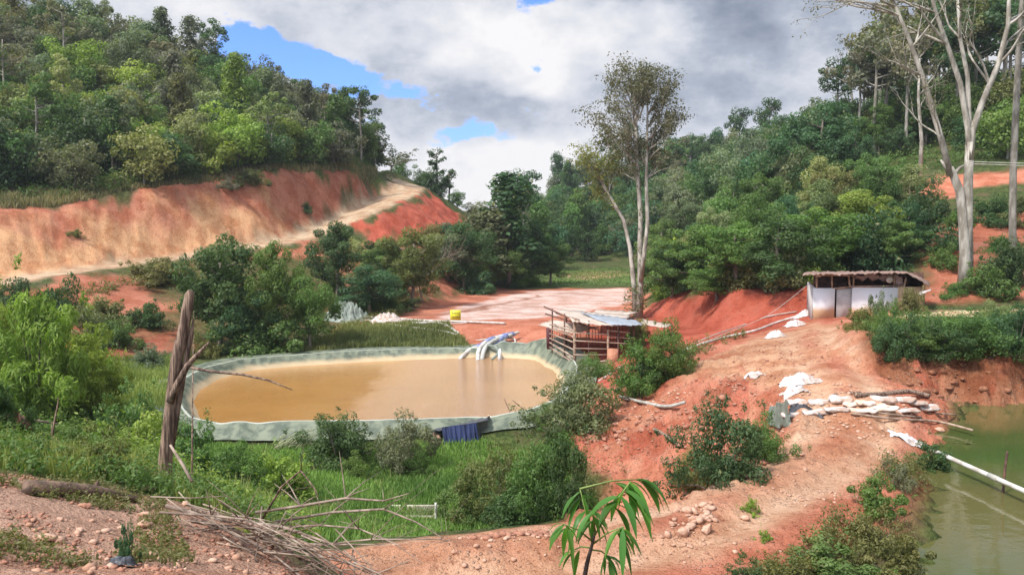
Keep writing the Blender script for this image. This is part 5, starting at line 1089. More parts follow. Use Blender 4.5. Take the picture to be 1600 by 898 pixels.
m = MB(); m.add(Vv, Qf, Lv); o = m.build('pond_liner', mt, None, True); tag(o, 'grey green tarpaulin liner draped over the rim all round the muddy pond', 'pond liner')
# ------------------------------------------------------------------ materials for made things
PLAST = solid('white_plastic', (.62, .60, .56), (.42, .38, .33), .45, 3); PLASTG = solid('grey_plastic', (.50, .50, .46), (.36, .34, .30), .5, 3); BLUEP = solid('blue_plastic', (.13, .16, .34), (.30, .34, .48), .45, 3)
SACK = solid('sacking', (.58, .53, .50), (.42, .29, .22), .85, 4.5, bump=.5, dist=.03); RAG = solid('white_sheet', (.62, .59, .60), (.44, .35, .30), .7, 3, bump=.5, dist=.02)
BLACKT = solid('black_sheet', (.045, .05, .06), (.09, .09, .10), .4, 4, bump=.6, dist=.03); NAVY = solid('navy_tarpaulin', (.030, .045, .13), (.015, .022, .06), .4, 3, bump=.8, dist=.04, stretch=(1, 1, .3)); GREYT = solid('grey_tarpaulin', (.24, .27, .23), (.15, .18, .15), .5, 3, bump=.7, dist=.04)
WOODP = solid('pole_wood', (.44, .32, .24), (.24, .16, .11), .85, 5, bump=.4); WOODD = solid('dark_wood', (.20, .10, .07), (.09, .05, .04), .85, 5, bump=.4); LATH = solid('rail_wood', (.46, .34, .27), (.28, .19, .14), .85, 4, bump=.4, stretch=(.3, .3, 1))
def roofmat(name, c1, c2, k=7.): 
    m, t, b = mat_new(name); tc = t.node('ShaderNodeTexCoord').outputs['Object']; w = t.node('ShaderNodeTexWave', wave_type='BANDS', bands_direction='X'); t.put(w.inputs['Vector'], tc); w.inputs['Scale'].default_value = k
    n = t.noise(tc, 1.6, 5, .6); t.put(b.inputs['Base Color'], t.mix(t.ramp(n, .4, .65), c1, c2)); b.inputs['Roughness'].default_value = .7
    bp = t.node('ShaderNodeBump'); bp.inputs['Strength'].default_value = .5; bp.inputs['Distance'].default_value = .03; t.put(bp.inputs['Height'], w.outputs[0]); t.l.new(bp.outputs[0], b.inputs['Normal']); return m
ROOFT = roofmat('fibre_roof', (.62, .52, .44), (.48, .36, .28)); ROOFG = roofmat('grey_roof', (.36, .40, .46), (.28, .30, .33)); ROOFB = roofmat('rusty_roof', (.24, .14, .11), (.36, .25, .20), 5)
def slab(name, quad, th, mat, parent, org, nx=14, ny=6, sag=.0, wave=.0, jag=0.):
    """thin sheet between four corners, with sag and corrugation as real relief"""
    a, b_, c_, d_ = [np.array(q, float) - org for q in quad]; r_ = np.random.RandomState(int(abs(a[0]) * 100) % 999); V_ = []
    for j in range(ny + 1):
        for i in range(nx + 1):
            u = i / nx; v = j / ny; p = (a * (1 - u) + b_ * u) * (1 - v) + (d_ * (1 - u) + c_ * u) * v
            p = p + np.array([0, 0, -sag * math.sin(math.pi * u) + wave * (i % 2)]) + (r_.normal(size=3) * jag if (j in (0, ny) or i in (0, nx)) else 0); V_.append(p)
    V_ = np.array(V_); n_ = len(V_); V2 = np.concatenate([V_, V_ - np.array([0, 0, th])]); F_ = []
    for j in range(ny):
        for i in range(nx):
            q = j * (nx + 1) + i; F_ += [(q, q + 1, q + nx + 2, q + nx + 1), (n_ + q, n_ + q + nx + 1, n_ + q + nx + 2, n_ + q + 1)]
    for i in range(nx): F_ += [(i, n_ + i, n_ + i + 1, i + 1)]; q = ny * (nx + 1) + i; F_ += [(q, q + 1, n_ + q + 1, n_ + q)]
    for j in range(ny): q = j * (nx + 1); F_ += [(q, q + nx + 1, n_ + q + nx + 1, n_ + q)]; q += nx; F_ += [(q, n_ + q, n_ + q + nx + 1, q + nx + 1)]
    m = MB(); m.add(V2, np.array(F_)); return m.build(name, mat, parent)
def w3(px, py, Y): return np.array(W(px, py, Y))
# ------------------------------------------------------------------ timber shelter
base = np.array((w3(930, 562, 48.)[0], 48., float(H0(w3(930, 562, 48.)[0], 48.)))); root = empty('timber_shelter', tuple(base), 'open dark timber shelter with patched low roofs standing behind the right end of the pond', 'shelter')
def pole(name, a, b, r, mat=LATH, n=6): m = MB(); m.tube([np.array(a) - base, (np.array(a) + np.array(b)) / 2 - base, np.array(b) - base], [r, r * .95, r * .85], n); return m.build(name, mat, root, True)
for (px, y0, y1, Y, r) in [(863, 482, 552, 51.5, .05), (882, 490, 558, 49.8, .05), (898, 497, 574, 48, .10), (920, 501, 574, 48, .05), (950, 515, 575, 47.6, .07), (966, 518, 574, 47.6, .055), (990, 506, 572, 48, .06), (885, 486, 545, 54, .06), (985, 492, 560, 54, .06)]:
    pole('post', w3(px, y0, Y), w3(px, y1, Y), r, WOODP if r > .06 else WOODD)
m = MB(); m.beam(w3(857, 512, 52.5) - base, w3(858, 545, 52.5) - base, .16, .3); m.build('corner_post', solid('dark_red_wood', (.12, .035, .04)), root)
for (y0, y1) in [(521, 535), (528, 547), (535, 559), (542, 568), (513, 526), (507, 516)]: pole('side_rail', w3(859, y0, 52), w3(898, y1, 47.9), .045)
for (x0, y0, x1, y1) in [(897, 520, 950, 522), (897, 532, 985, 537), (897, 544, 950, 545), (897, 554, 952, 554), (950, 516, 985, 520), (950, 525, 985, 529)]: pole('front_rail', w3(x0, y0, 47.85), w3(x1, y1, 47.5), .035)
pole('rafter', w3(850, 479, 52), w3(922, 511, 47.6), .05, WOODD); pole('rafter', w3(852, 490, 52), w3(935, 515, 47.6), .045, WOODD); pole('rafter', w3(869, 489, 52.5), w3(905, 500, 48), .05, WOODD)
pole('diagonal_brace', w3(866, 506, 51), w3(896, 527, 48), .035); pole('diagonal_brace', w3(878, 548, 51.0), w3(893, 562, 48), .035)
m = MB()
for k in range(22):
    if k % 7 == 5: continue
    x0 = 888 + k * 4.7; m.beam(w3(x0, 513 - k * .3, 52.5) - base, w3(x0, 560, 52.5) - base, .17, .02)
m.build('back_boarding', WOODD, root)
m = MB(); m.beam(w3(860, 530, 53.5) - base, w3(860, 531, 53.6) - base, .1); 
for k in range(7): m.beam(w3(862 + k * 4, 514, 53.2) - base, w3(862 + k * 4, 555, 53.2) - base, .16, .02)
m.build('side_boarding', WOODD, root)
slab('roof', [w3(896, 502, 47.4), w3(968, 508.5, 47.2), w3(985, 492, 54.5), w3(872, 482, 54.5)], .04, ROOFT, root, base, 26, 5, .05, .025, .03)
slab('grey_roof_strip', [w3(958, 507, 47.1), w3(1003, 508, 47.1), w3(992, 499, 51.5), w3(905, 487, 52.6)], .03, ROOFG, root, base, 16, 4, .02, .02, .03)
slab('low_roof', [w3(893, 519, 49.6), w3(936, 511, 50.5), w3(866, 499, 56.), w3(840, 507, 54.2)], .04, ROOFT, root, base, 16, 5, .03, .02, .03)
m = MB(); m.box((w3(957, 562, 47.3) - base), (.62, .5, 1.25), taper=.9); m.build('brick_pier', solid('rendered_brick', (.50, .24, .15), (.40, .17, .10), .9, 5, bump=.5), root)
# second roof behind
b0 = base; base = w3(960, 510, 58.); base[2] = float(H0(base[0], base[1])); root = empty('lean_to_roof', tuple(base), 'pale low roof on short posts behind the timber shelter, beside the twin tree', 'shelter')
slab('roof', [w3(917, 491, 56), w3(966, 499, 54.5), w3(996, 487, 60), w3(934, 483.5, 61)], .04, ROOFT, root, base, 18, 5, .03, .025, .03)
for (px, py, Y) in [(918, 491, 56.2), (966, 499, 54.8), (995, 487.5, 59.8), (936, 484, 60.8)]: pole('post', w3(px, py + .5, Y), (w3(px, py, Y)[0], Y, float(H0(w3(px, py, Y)[0], Y)) - .1), .06, WOODP)
slab('side_sheet', [w3(970, 499, 54.9), w3(992, 491, 58.5), w3(992, 502, 58.5), w3(972, 509, 54.9)], .02, solid('mossy_sheet', (.20, .22, .12), (.08, .09, .06), .8, 9), root, base, 8, 4, 0, 0, .03)
base = w3(1045, 530, 52.); base[2] = float(H0(base[0], base[1])); root = empty('low_shed', tuple(base), 'very low shed roof right of the twin tree, half hidden by bushes', 'shed')
slab('roof', [w3(1000, 505, 51), w3(1040, 512, 50), w3(1052, 507, 54), w3(1005, 498, 55)], .04, ROOFT, root, base, 10, 4, .02, .02, .02)
for (px, py, Y) in [(1003, 505.5, 51.3), (1038, 512, 50.3), (1050, 507.5, 53.6), (1007, 499, 54.6)]: pole('post', w3(px, py, Y), w3(px, py + 26, Y), .05, WOODP)
base = b0
# pale block below the shelter
g = gp_(931, 583, .25, 30); m = MB(); q_ = Matrix.Rotation(.5, 3, 'Z') @ Matrix.Rotation(-.35, 3, 'X'); m.box((0, 0, 0), (1.1, .8, .5), q_, .92); m.box((0, 0, .28), (1.16, .86, .06), q_, .98)
o = m.build('white_crate', solid('crate_white', (.66, .66, .52), (.50, .50, .38), .7, 5), None, loc=tuple(g)); tag(o, 'tilted pale yellowish box lying below the front of the shelter', 'box')
# ------------------------------------------------------------------ plastered hut
base = w3(1345, 498, 45.); gz = float(H0(base[0], base[1])); root = empty('plastered_hut', tuple(base), 'low white plastered hut with a rusty flat roof at the edge of the yellow track', 'hut')
mw, t, b = mat_new('plaster'); pos = t.node('ShaderNodeNewGeometry').outputs['Position']; zc = t.node('ShaderNodeSeparateXYZ'); t.put(zc.inputs[0], pos)
n = t.noise(pos, 2.5, 5, .65); zst = t.math('ADD', zc.outputs[2], t.math('MULTIPLY', t.noise(pos, 1.1, 3), .5))
zb = w3(1345, 497, 45)[2]; c = t.mix(t.ramp(zst, zb + .95, zb + .60), (.80, .80, .82), (.66, .44, .26)); c = t.mix(t.ramp(n, .6, .8), c, t.mix(1., c, (.72, .62, .55), 'MULTIPLY')); t.put(b.inputs['Base Color'], c); b.inputs['Roughness'].default_value = .9
YELW = solid('yellow_plaster', (.58, .42, .26), (.46, .32, .19), .9, 3); GREYW = solid('grey_plaster', (.56, .53, .51), (.46, .43, .41), .9, 3)
def wall(name, x0, x1, yb, yt, Y, mat, th=.16, dY=0.):
    a = w3(x0, yb, Y); b_ = w3(x1, yb, Y + dY); zt = w3(x0, yt, Y)[2]; m = MB(); mid = (a + b_) / 2; L = np.linalg.norm((b_ - a)[:2]); an = math.atan2(b_[1] - a[1], b_[0] - a[0])
    m.box(np.array((mid[0], mid[1], (a[2] + zt) / 2 - .15)) - base, (L, th, zt - a[2] + .3), Matrix.Rotation(an, 3, 'Z')); return m.build(name, mat, root)
wall('front_wall', 1270, 1302.5, 497, 450, 45, mw); wall('front_wall', 1330, 1401, 494, 449, 45, mw); wall('door_panel', 1306, 1329, 496, 450, 45.06, GREYW, .05); m = wall('front_wall', 1401, 1436, 488, 448, 44.99, YELW, .15)
wall('back_wall', 1270, 1440, 488, 425.5, 49.2, WOODD); wall('side_wall', 1436, 1442, 488, 449, 45.1, YELW, .15, 4.); wall('side_wall', 1270, 1262, 497, 449, 45.1, GREYW, .15, 4.)  # back wall kept dark: the shade inside the hut put into its colour
for (px, y0, y1, Y, tlt) in [(1276, 428, 450, 45, 0), (1300, 430, 450, 45, 0), (1328, 431, 449, 45, -2), (1333, 430, 449, 45, 1), (1397, 428, 449, 45, 0), (1412, 433, 449, 45, 4), (1276, 430, 450, 49.2, 0), (1330, 428, 449, 49.2, 0), (1400, 428, 449, 49.2, 0)]: pole('post', w3(px + tlt, y0, Y), w3(px, y1, Y), .055, WOODP)
pole('wall_plate', w3(1302, 450.5, 44.95), w3(1334, 447.5, 44.95), .04, WOODP); pole('wall_plate', w3(1328, 447.5, 44.9), w3(1412, 446.5, 44.95), .04, WOODP)
pole('eaves_beam', w3(1272, 429.5, 44.9), w3(1334, 430.5, 44.9), .05, WOODP)
slab('roof', [w3(1254, 429, 44.2), w3(1418, 426.5, 44.2), w3(1412, 423.5, 50.2), w3(1260, 424.5, 50.2)], .05, ROOFB, root, base, 40, 5, .0, .035, .03)
slab('drooping_roof_end', [w3(1416, 427, 44.3), w3(1451, 448, 44.6), w3(1452, 441, 49.6), w3(1412, 424, 50.1)], .05, ROOFB, root, base, 10, 5, -.10, .03, .03)
slab('hanging_sheet', [w3(1336, 429.5, 45.05), w3(1400, 429, 45.05), w3(1398, 438.5, 45.12), w3(1338, 436.5, 45.12)], .02, solid('pinkish_board', (.36, .27, .27), (.26, .19, .19)), root, base, 16, 2, .0, .02, .05)
slab('hanging_sheet', [w3(1399, 429, 45.0), w3(1410, 432, 45.0), w3(1412, 446, 45.0), w3(1400, 446, 45.0)], .02, solid('pinkish_board', (.36, .27, .27), (.26, .19, .19)), root, base, 4, 2, .0, .0, .03)
m = MB(); m.box(w3(1279, 430, 44.75) - base, (.24, .18, .15), None, .9); m.build('lamp_box', PLAST, root)
m = MB(); c_ = w3(1390, 437, 44.8) - base; m.tube([c_ + (0, -.05, 0), c_ + (0, 0, 0), c_ + (0, .05, 0)], [.13, .18, .17], 14); o = m.build('hanging_basin', PLAST, root, True); o.scale = (1, 1, 1)
m = MB(); pts = [w3(1437, 459, 44.4), w3(1441, 457, 44.3), w3(1452, 452, 44.4), w3(1455, 450, 44.5)]
o = slab('leaning_sheet', [w3(1435, 461, 44.2), w3(1454, 454, 44.2), w3(1454, 450, 44.9), w3(1437, 455, 44.9)], .03, RAG, None, np.zeros(3), 4, 3, 0, 0, .02); tag(o, 'small tilted white sheet leaning at the right end of the hut', 'sheet')
# ------------------------------------------------------------------ sign
base = w3(712, 503, 64.2); base[2] = float(H(base[0], base[1])); root = empty('sign', tuple(base), 'yellow square notice board with two lines of characters on the far bank of the pond', 'sign')
YS = solid('sign_yellow', (.78, .74, .05), (.70, .64, .05), .5, 3); INK = solid('sign_ink', (.22, .20, .02), rough=.6)
q0 = w3(711.7, 492.5, 64.2) - base; m = MB(); m.box(q0, (.80, .03, .80)); m.build('board', YS, root)
for s__ in (-.3, .3): m = MB(); m.beam((q0[0] + s__, .04, -.2), (q0[0] + s__, .04, q0[2] + .3), .05); m.build('post', PLASTG, root)
m = MB(); r_ = random.Random(2)
for row in (0, 1):
    for k in range(4):
        x_ = q0[0] - .20 + k * .16; z_ = q0[2] + .17 - row * .30; w_ = .052
        st_ = [((-w_, w_), (w_, w_)), ((-w_, 0), (w_, 0)), ((0, w_ * 1.2), (0, -w_ * 1.2)), ((-w_, -w_), (w_, -w_))] if (k + row) % 2 == 0 else [((-w_, w_ * .8), (w_, w_ * .8)), ((-w_, w_ * .8), (-w_, -w_)), ((w_, w_ * .8), (w_, -w_)), ((-w_, -w_), (w_, -w_)), ((-w_, -.005), (w_, -.005))]
        for (a_, b2) in st_: m.beam((x_ + a_[0], -.019, z_ + a_[1]), (x_ + b2[0], -.019, z_ + b2[1]), .006, .022) if a_[0] != b2[0] else m.beam((x_ + a_[0], -.019, z_ + a_[1]), (x_ + b2[0] + .0001, -.019, z_ + b2[1]), .022, .006)
m.build('lettering', INK, root)
# ------------------------------------------------------------------ hoses and pipes
def pipe(name, lab, cat, pts, r, mat=PLAST, n=8, rings=None, group=None):
    p = np.array(pts, float); o0 = p[0].copy(); q = p - o0
    k = len(q); tt = np.linspace(0, k - 1, (k - 1) * 5 + 1); out = []
    for u in tt:
        i = min(int(u), k - 2); f = u - i; p0 = q[max(i - 1, 0)]; p1 = q[i]; p2 = q[i + 1]; p3 = q[min(i + 2, k - 1)]
        out.append(.5 * ((2 * p1) + (-p0 + p2) * f + (2 * p0 - 5 * p1 + 4 * p2 - p3) * f * f + (-p0 + 3 * p1 - 3 * p2 + p3) * f ** 3))
    out = np.array(out); m = MB(); m.tube(out, r, n)
    if not rings: o = m.build(name, mat, None, True, tuple(o0)); return tag(o, lab, cat, group)
    root = empty(name, tuple(o0), lab, cat, group); m.build('tube', mat, root, True)
    for (a_, b_, mm) in rings:
        i0 = int(a_ * (len(out) - 1)); i1 = max(i0 + 1, int(b_ * (len(out) - 1))); s = MB(); s.tube(out[i0:i1 + 1], r * 1.18, n); s.build('wrapped_joint', mm, root, True)
    return root
gg = lambda px, py, dz=.12, ym=30.: gp_(px, py, dz, ym)
B1 = [(.15, .3, BLUEP), (.42, .5, BLUEP)]
pipe('discharge_pipe', 'white pipe with a drooping mouth, leftmost of the pipes feeding the pond', 'pipe', [w3(792, 527, 57.2), w3(772, 535, 56.6), w3(752, 541, 56.2), w3(735, 546, 55.6), w3(724, 555, 55.), w3(718, 562, 54.5)], .13, PLAST, 10, [(.1, .25, BLUEP), (.35, .5, BLUEP)])
pipe('discharge_pipe', 'blue and white pipe bending down over the rim, second from the left', 'pipe', [w3(806, 521, 57.6), w3(785, 525, 57.2), w3(765, 531, 56.6), w3(752, 541, 55.8), w3(747, 552, 55.), w3(747, 563, 54.4)], .14, PLAST, 10, [(.05, .22, BLUEP), (.35, .5, BLUEP)])
pipe('discharge_pipe', 'pale blue pipe arching steeply into the pond beside the second one', 'pipe', [w3(800, 523, 57.4), w3(780, 529, 56.9), w3(764, 537, 56.), w3(756, 548, 55.2), w3(753, 563, 54.4)], .15, PLASTG, 10, [(.1, .25, BLUEP)])
pipe('discharge_pipe', 'thin white pipe ending in a square bend over the bank', 'pipe', [w3(738, 533, 58.), w3(760, 530, 57.8), w3(785, 528, 57.6), w3(803, 529, 57.4), w3(805, 537, 57.)], .06, PLAST, 8)
pipe('discharge_pipe', 'short purple-grey pipe lying lowest of the pipe bundle', 'pipe', [w3(790, 532, 57.), w3(775, 536, 56.6), w3(762, 537, 56.2), w3(745, 543, 56)], .10, PLASTG, 8, [(.3, .6, BLUEP)])
pipe('discharge_pipe', 'long thin blue pipe lying topmost across the bundle', 'pipe', [w3(811, 519, 57.8), w3(790, 523, 57.4), w3(770, 527, 57.), w3(745, 540, 56.2), w3(728, 545, 55.8)], .07, BLUEP, 8, [(0, .12, PLAST), (.5, .6, PLAST)])
pipe('corrugated_hose', 'grey hose loop hanging inside the liner right of the pipes', 'hose', [w3(762, 540, 55.6), w3(772, 541, 55.2), w3(778, 547, 54.8), w3(777, 554, 54.4), w3(768, 561, 54.1)], .09, GREYT, 8)
for k, (px, pyt, lab) in enumerate([(747, 562, 'foaming outfall under the second pipe'), (781, 545, 'white stream of water spilling right of the pipes')]):
    m = MB(); a_ = w3(px, pyt, 54.5); a2 = np.array((a_[0], a_[1] - .2, WATER_Z - .05)); m.tube([a_, (a_ + a2) / 2 + np.array((.0, -.06, .08)), a2], [.07, .10, .16], 8); o = m.build('outfall', solid('foam', (.85, .85, .86), rough=.4), None, True); tag(o, lab, 'water stream')
for k, pts_ in enumerate([[(560, 494), (590, 500), (640, 507), (690, 509), (716, 524)], [(562, 498), (610, 499), (660, 503), (740, 506), (790, 508)], [(565, 500), (600, 508), (640, 514), (690, 520), (714, 527)], [(570, 503), (620, 503), (680, 506), (700, 514), (717, 522)], [(545, 505), (590, 504), (640, 505), (700, 508), (730, 507)]]):
    pipe('hose', ['pale hose snaking along the far bank and down to the left of the pipes', 'straight pale hose running along the top of the far bank to the sign', 'lowest pale hose sagging down the grassy bank', 'middle pale hose ending beside the sagging one', 'thin pale hose starting at the grey heap'][k], 'hose', [gg(x, y, .12, 50) for x, y in pts_], .09 - .012 * k, PLAST if k != 3 else SACK, 7)
pipe('pipe', 'pale pipe lying across the red rubble below the plateau', 'pipe', [gg(968, 626, .15), gg(1000, 634, .15), (gg(1040, 640, .12)), gg(1070, 645, .12)], .065, PLASTG)
pipe('hose', 'pale hose along the edge of the plateau from the bushes to the hut', 'hose', [gg(962, 620, .3), gg(1010, 592, .3), gg(1062, 556, .15), gg(1085, 546, .12), gg(1130, 531, .12), gg(1180, 519, .1), gg(1215, 506, .1), gg(1262, 492, .1)], .06, PLAST)
pipe('hose', 'thin grey hose beside the pale one on the plateau edge', 'hose', [gg(1085, 540, .12), gg(1120, 525, .12), gg(1160, 512, .1), gg(1200, 500, .1), gg(1245, 490, .1)], .03, PLASTG)
pipe('cable', 'thin cable strung from the hut roof down to the plateau edge', 'cable', [w3(1268, 440, 45), w3(1200, 492, 43), w3(1130, 522, 41.5), w3(1085, 540, 41)], .012, PLASTG, 4)
pipe('thin_pole', 'thin pale stick bridging from the pond bank to the bushes', 'stick', [gg(935, 602, .2), gg(975, 582, .4)], .035, SACK, 6)
pipe('thin_pole', 'left of the two thin reeds leaning in the pond', 'reed', [w3(800, 651, 37), w3(788, 623, 37.6)], .02, WOODD, 5); pipe('thin_pole', 'right of the two thin reeds leaning in the pond', 'reed', [w3(819, 640, 37), w3(801, 625, 37.6)], .02, WOODD, 5)
for k, (y0, y1) in enumerate([(252.5, 254), (256, 258)]): pipe('power_line', ['upper cable', 'lower cable'][k] + ' running from the white-barked tree out to the right', 'cable', [w3(1515, y0, 50), w3(1560, y0 + 1.5, 48), w3(1620, y1 + 1, 46), w3(1800, y1 - 3, 42)], .018, PLASTG, 4)
# big pipe over the green pond
root = pipe('outlet_pipe', 'long white pipe reaching out over the green pond', 'pipe', [w3(1438, 692, 20.2), w3(1462, 705, 19.6), w3(1520, 731, 18.4), w3(1590, 762, 17.0), w3(1700, 812, 15.2)], .052, PLAST, 12, [(.12, .2, BLACKT), (.62, .66, PLASTG)])
pipe('thin_pole', 'thin light pole floating on the green pond under the big pipe', 'pole', [w3(1478, 757, 18.3), w3(1530, 763, 18.0), w3(1620, 767, 17.9)], .025, SACK, 6)
pipe('stake', 'short stake propping the big pipe in the green pond', 'stake', [w3(1574, 705, 17.6), w3(1570, 735, 17.6), w3(1566, 790, 17.6)], .025, WOODD, 6)
# ------------------------------------------------------------------ sandbags, sheets and poles on the dam
def bag(px, py, L, w, h, rz, lab, mat=SACK, seed=0, group=None, dz=0., tilt=0.):
    r_ = np.random.RandomState(seed); m = MB(); n, k = 22, 14; V_ = []
    for j in range(k + 1):
        th = math.pi * j / k; c_ = -math.cos(th)
        xx = math.copysign(abs(c_) ** .55, c_); rr = math.sin(th) ** .42
        for i_ in range(n):
            a = 2 * math.pi * i_ / n; ca, sa = math.cos(a), math.sin(a)
            V_.append((xx * L / 2, math.copysign(abs(ca) ** .75, ca) * rr * w / 2 * (1 + .10 * math.sin(5 * xx + seed)), math.copysign(abs(sa) ** .8, sa) * rr * h / 2))
    V_ = np.array(V_); V_ += .16 * h * np.stack([fbm(V_[:, 0] * 11 + seed, V_[:, 1] * 11, 1, 4)] * 3, 1) * np.array([1, 2.2, 3.0]); V_[:, 2] -= .10 * h * np.cos(V_[:, 0] / L * 3) 
    Q_ = [(j * n + i_, j * n + (i_ + 1) % n, (j + 1) * n + (i_ + 1) % n, (j + 1) * n + i_) for j in range(k) for i_ in range(n)]
    m.add(V_, np.array(Q_)); o = m.build('sandbag', mat, None, True); g = gp_(px, py, 0, 12); o.location = (g[0], g[1], g[2] + h * .38 + dz); o.rotation_euler = (r_.normal() * .08, tilt + r_.normal() * .06, rz); return tag(o, lab, 'sandbag', group)
bags = [(1250, 634, .62, .30, .20, .1, 'white sandbag at the left end of the upper row, next to the tarpaulin', 1), (1283, 632, .62, .34, .22, 0, 'pinkish sandbag second in the upper row', 2), (1313, 628, .55, .34, .24, -.2, 'bulging white sandbag where the upper row bends', 3), (1240, 652, .6, .3, .17, .2, 'crumpled white sandbag over the black sheet', 4),
        (1275, 648, .66, .32, .18, .15, 'flat white sandbag in the lower row left', 5), (1308, 642, .6, .3, .16, .1, 'creased sandbag below the bulging one', 6), (1330, 634, .4, .3, .18, .6, 'small tan sandbag between the two rows', 7), (1352, 632, .45, .3, .18, .2, 'earth-stained short sandbag in the middle of the row', 8), (1345, 644, .75, .26, .17, -.15, 'long stained sandbag lowest in the middle', 9),
        (1378, 628, .7, .3, .2, -.05, 'white sandbag in the upper row right of the middle', 10), (1408, 628, .7, .3, .2, 0, 'white sandbag nearly at the right end of the upper row', 11), (1385, 642, .6, .3, .16, .1, 'half-buried sandbag in the lower row right of the middle', 12), (1430, 632, .6, .34, .2, -.1, 'white sandbag sagging towards the green pond', 13), (1450, 640, .55, .36, .2, .1, 'last white sandbag at the water side', 14), (1418, 643, .6, .3, .15, .15, 'thin pale sandbag below the right end of the row', 15), (1368, 638, .6, .28, .12, .1, 'empty flat sack lying between the sandbag rows', 16)]
STAIN = solid('stained_sack', (.62, .44, .33), (.72, .62, .54), .85, 3, bump=.5, dist=.03)
for a in bags: bag(a[0], a[1], a[2] * 1.12, a[3] * 1.1, a[4] * .66, a[5], a[6], STAIN if a[7] in (7, 8, 9, 12, 16) else SACK, a[7], 'sandbags across the dam')
def crumple(name, px, py, w, d, h, lab, mat, seed, rz=0., cat='sheet', ym=12.):
    g = gp_(px, py, 0, ym); n = 34; u = np.linspace(-.5, .5, n); U, V_ = np.meshgrid(u, u, indexing='ij'); edge = 1 + .25 * fbm(np.arctan2(V_, U) * 2 + seed, U * 0 + seed, .8, 2)
    X = U * w * edge; Y = V_ * d * edge; c_, s = math.cos(rz), math.sin(rz); XX = X * c_ - Y * s + g[0]; YY = X * s + Y * c_ + g[1]
    fall = np.clip(1 - (np.hypot(U, V_) * 2) ** 2.2, 0, 1)
    Z = H(XX, YY) + .02 + h * fall * (.35 + .9 * (fbm(U * w + seed, V_ * d, .16, 4, True) * 2.4 + .45)) + .02 * fbm(U * 9, V_ * 9 + seed, 1, 2)
    v = np.stack([XX, YY, Z], -1).reshape(-1, 3) - np.array(g); i = np.arange(n - 1)[:, None]; j = np.arange(n - 1)[None, :]
    Q_ = np.stack([i * n + j, (i + 1) * n + j, (i + 1) * n + j + 1, i * n + j + 1], -1).reshape(-1, 4); m = MB(); m.add(v, Q_); o = m.build(name, mat, None, False, tuple(g)); return tag(o, lab, cat)
crumple('crumpled_sacks', 1248, 600, 1.15, .9, .22, 'largest heap of crumpled white sacks in the middle of the path', RAG, 1); crumple('crumpled_sacks', 1242, 614, .75, .6, .15, 'smaller crumpled sack trailing below the large heap', RAG, 2)
crumple('crumpled_sack', 1175, 588, .75, .5, .10, 'flat white sack lying alone on the left edge of the path', RAG, 3, .4); crumple('crumpled_sack', 1211, 527, .9, .8, .22, 'white sack lying left, nearest of the three in front of the hut', RAG, 4); crumple('crumpled_sack', 1241, 508, 1., .9, .2, 'white sack, middle one of the three in front of the hut', RAG, 5); crumple('crumpled_sack', 1257, 493, 1.4, 1., .22, 'white sack closest to the corner of the hut', RAG, 6, .3)
crumple('white_rag', 1420, 690, .9, .5, .08, 'thin white rag on the bank where the big pipe starts', RAG, 7, -.4); crumple('plastic_bag', 190, 886, .2, .14, .07, 'small black plastic scrap on the stones of the knoll', BLACKT, 8, 0, 'scrap', 4.)
crumple('grey_heap', 543, 502, 3.6, 2.6, 1.1, 'low grey sheeted heap at the left end of the far bank', GREYT, 9, 0, 'heap', 40.); crumple('pale_sacks', 605, 503, 2.6, 1.4, .5, 'pale sacks piled on the hoses of the far bank', SACK, 10, 0, 'sacks', 40.)
o = slab('black_sheet', [gp_(1228, 658, .0, 14), gp_(1290, 655, .02, 14), gp_(1262, 640, .12, 14), gp_(1236, 640, .14, 14)], .015, BLACKT, None, np.zeros(3), 12, 6, .0, .02, .02); tag(o, 'black plastic sheet sticking out under the left sandbags', 'sheet')
a0 = gp_(1196, 662, 0, 14); a1 = gp_(1236, 662, 0, 14); o = slab('grey_tarpaulin', [a0 - (0, 0, .1), a1 - (0, 0, .1), a1 + (0.0, .35, .52), a0 + (.22, .3, .42)], .02, GREYT, None, np.zeros(3), 12, 8, .0, .015, .02); tag(o, 'stiff grey green tarpaulin propped up at the left end of the sandbags', 'tarpaulin')
pipe('log', 'rough log lying just behind the sandbags', 'log', [gp_(1338, 622, .08, 14), gp_(1375, 622, .1, 14), gp_(1420, 618, .1, 14), gp_(1452, 622, .06, 14)], .07, DEAD, 9)
pipe('log', 'dark stick on the path behind the rough log', 'log', [gp_(1300, 618, .03, 14), gp_(1345, 615, .04, 14)], .03, DEAD, 7)
pipe('wooden_pole', 'long thin pole below the sandbags, pointing to the green pond', 'pole', [gp_(1330, 650, .05, 14), gp_(1400, 658, .06, 14), gp_(1465, 663, .06, 14), w3(1520, 672, 22.3)], .032, WOODP, 7); pipe('wooden_pole', 'shorter thin pole close under the sandbags', 'pole', [gp_(1335, 645, .05, 14), gp_(1400, 652, .06, 14), gp_(1440, 655, .05, 14)], .028, WOODP, 7); pipe('wooden_pole', 'thin pole tip sticking out beyond the last sandbag', 'pole', [gp_(1450, 648, .05, 14), gp_(1494, 653, .05, 14)], .025, WOODP, 7)
pipe('log', 'short dark log lying on the red rubble', 'log', [gg(1022, 676, .1, 20), gg(1042, 688, .1, 20), gg(1060, 700, .12, 20)], .07, DEAD, 8)
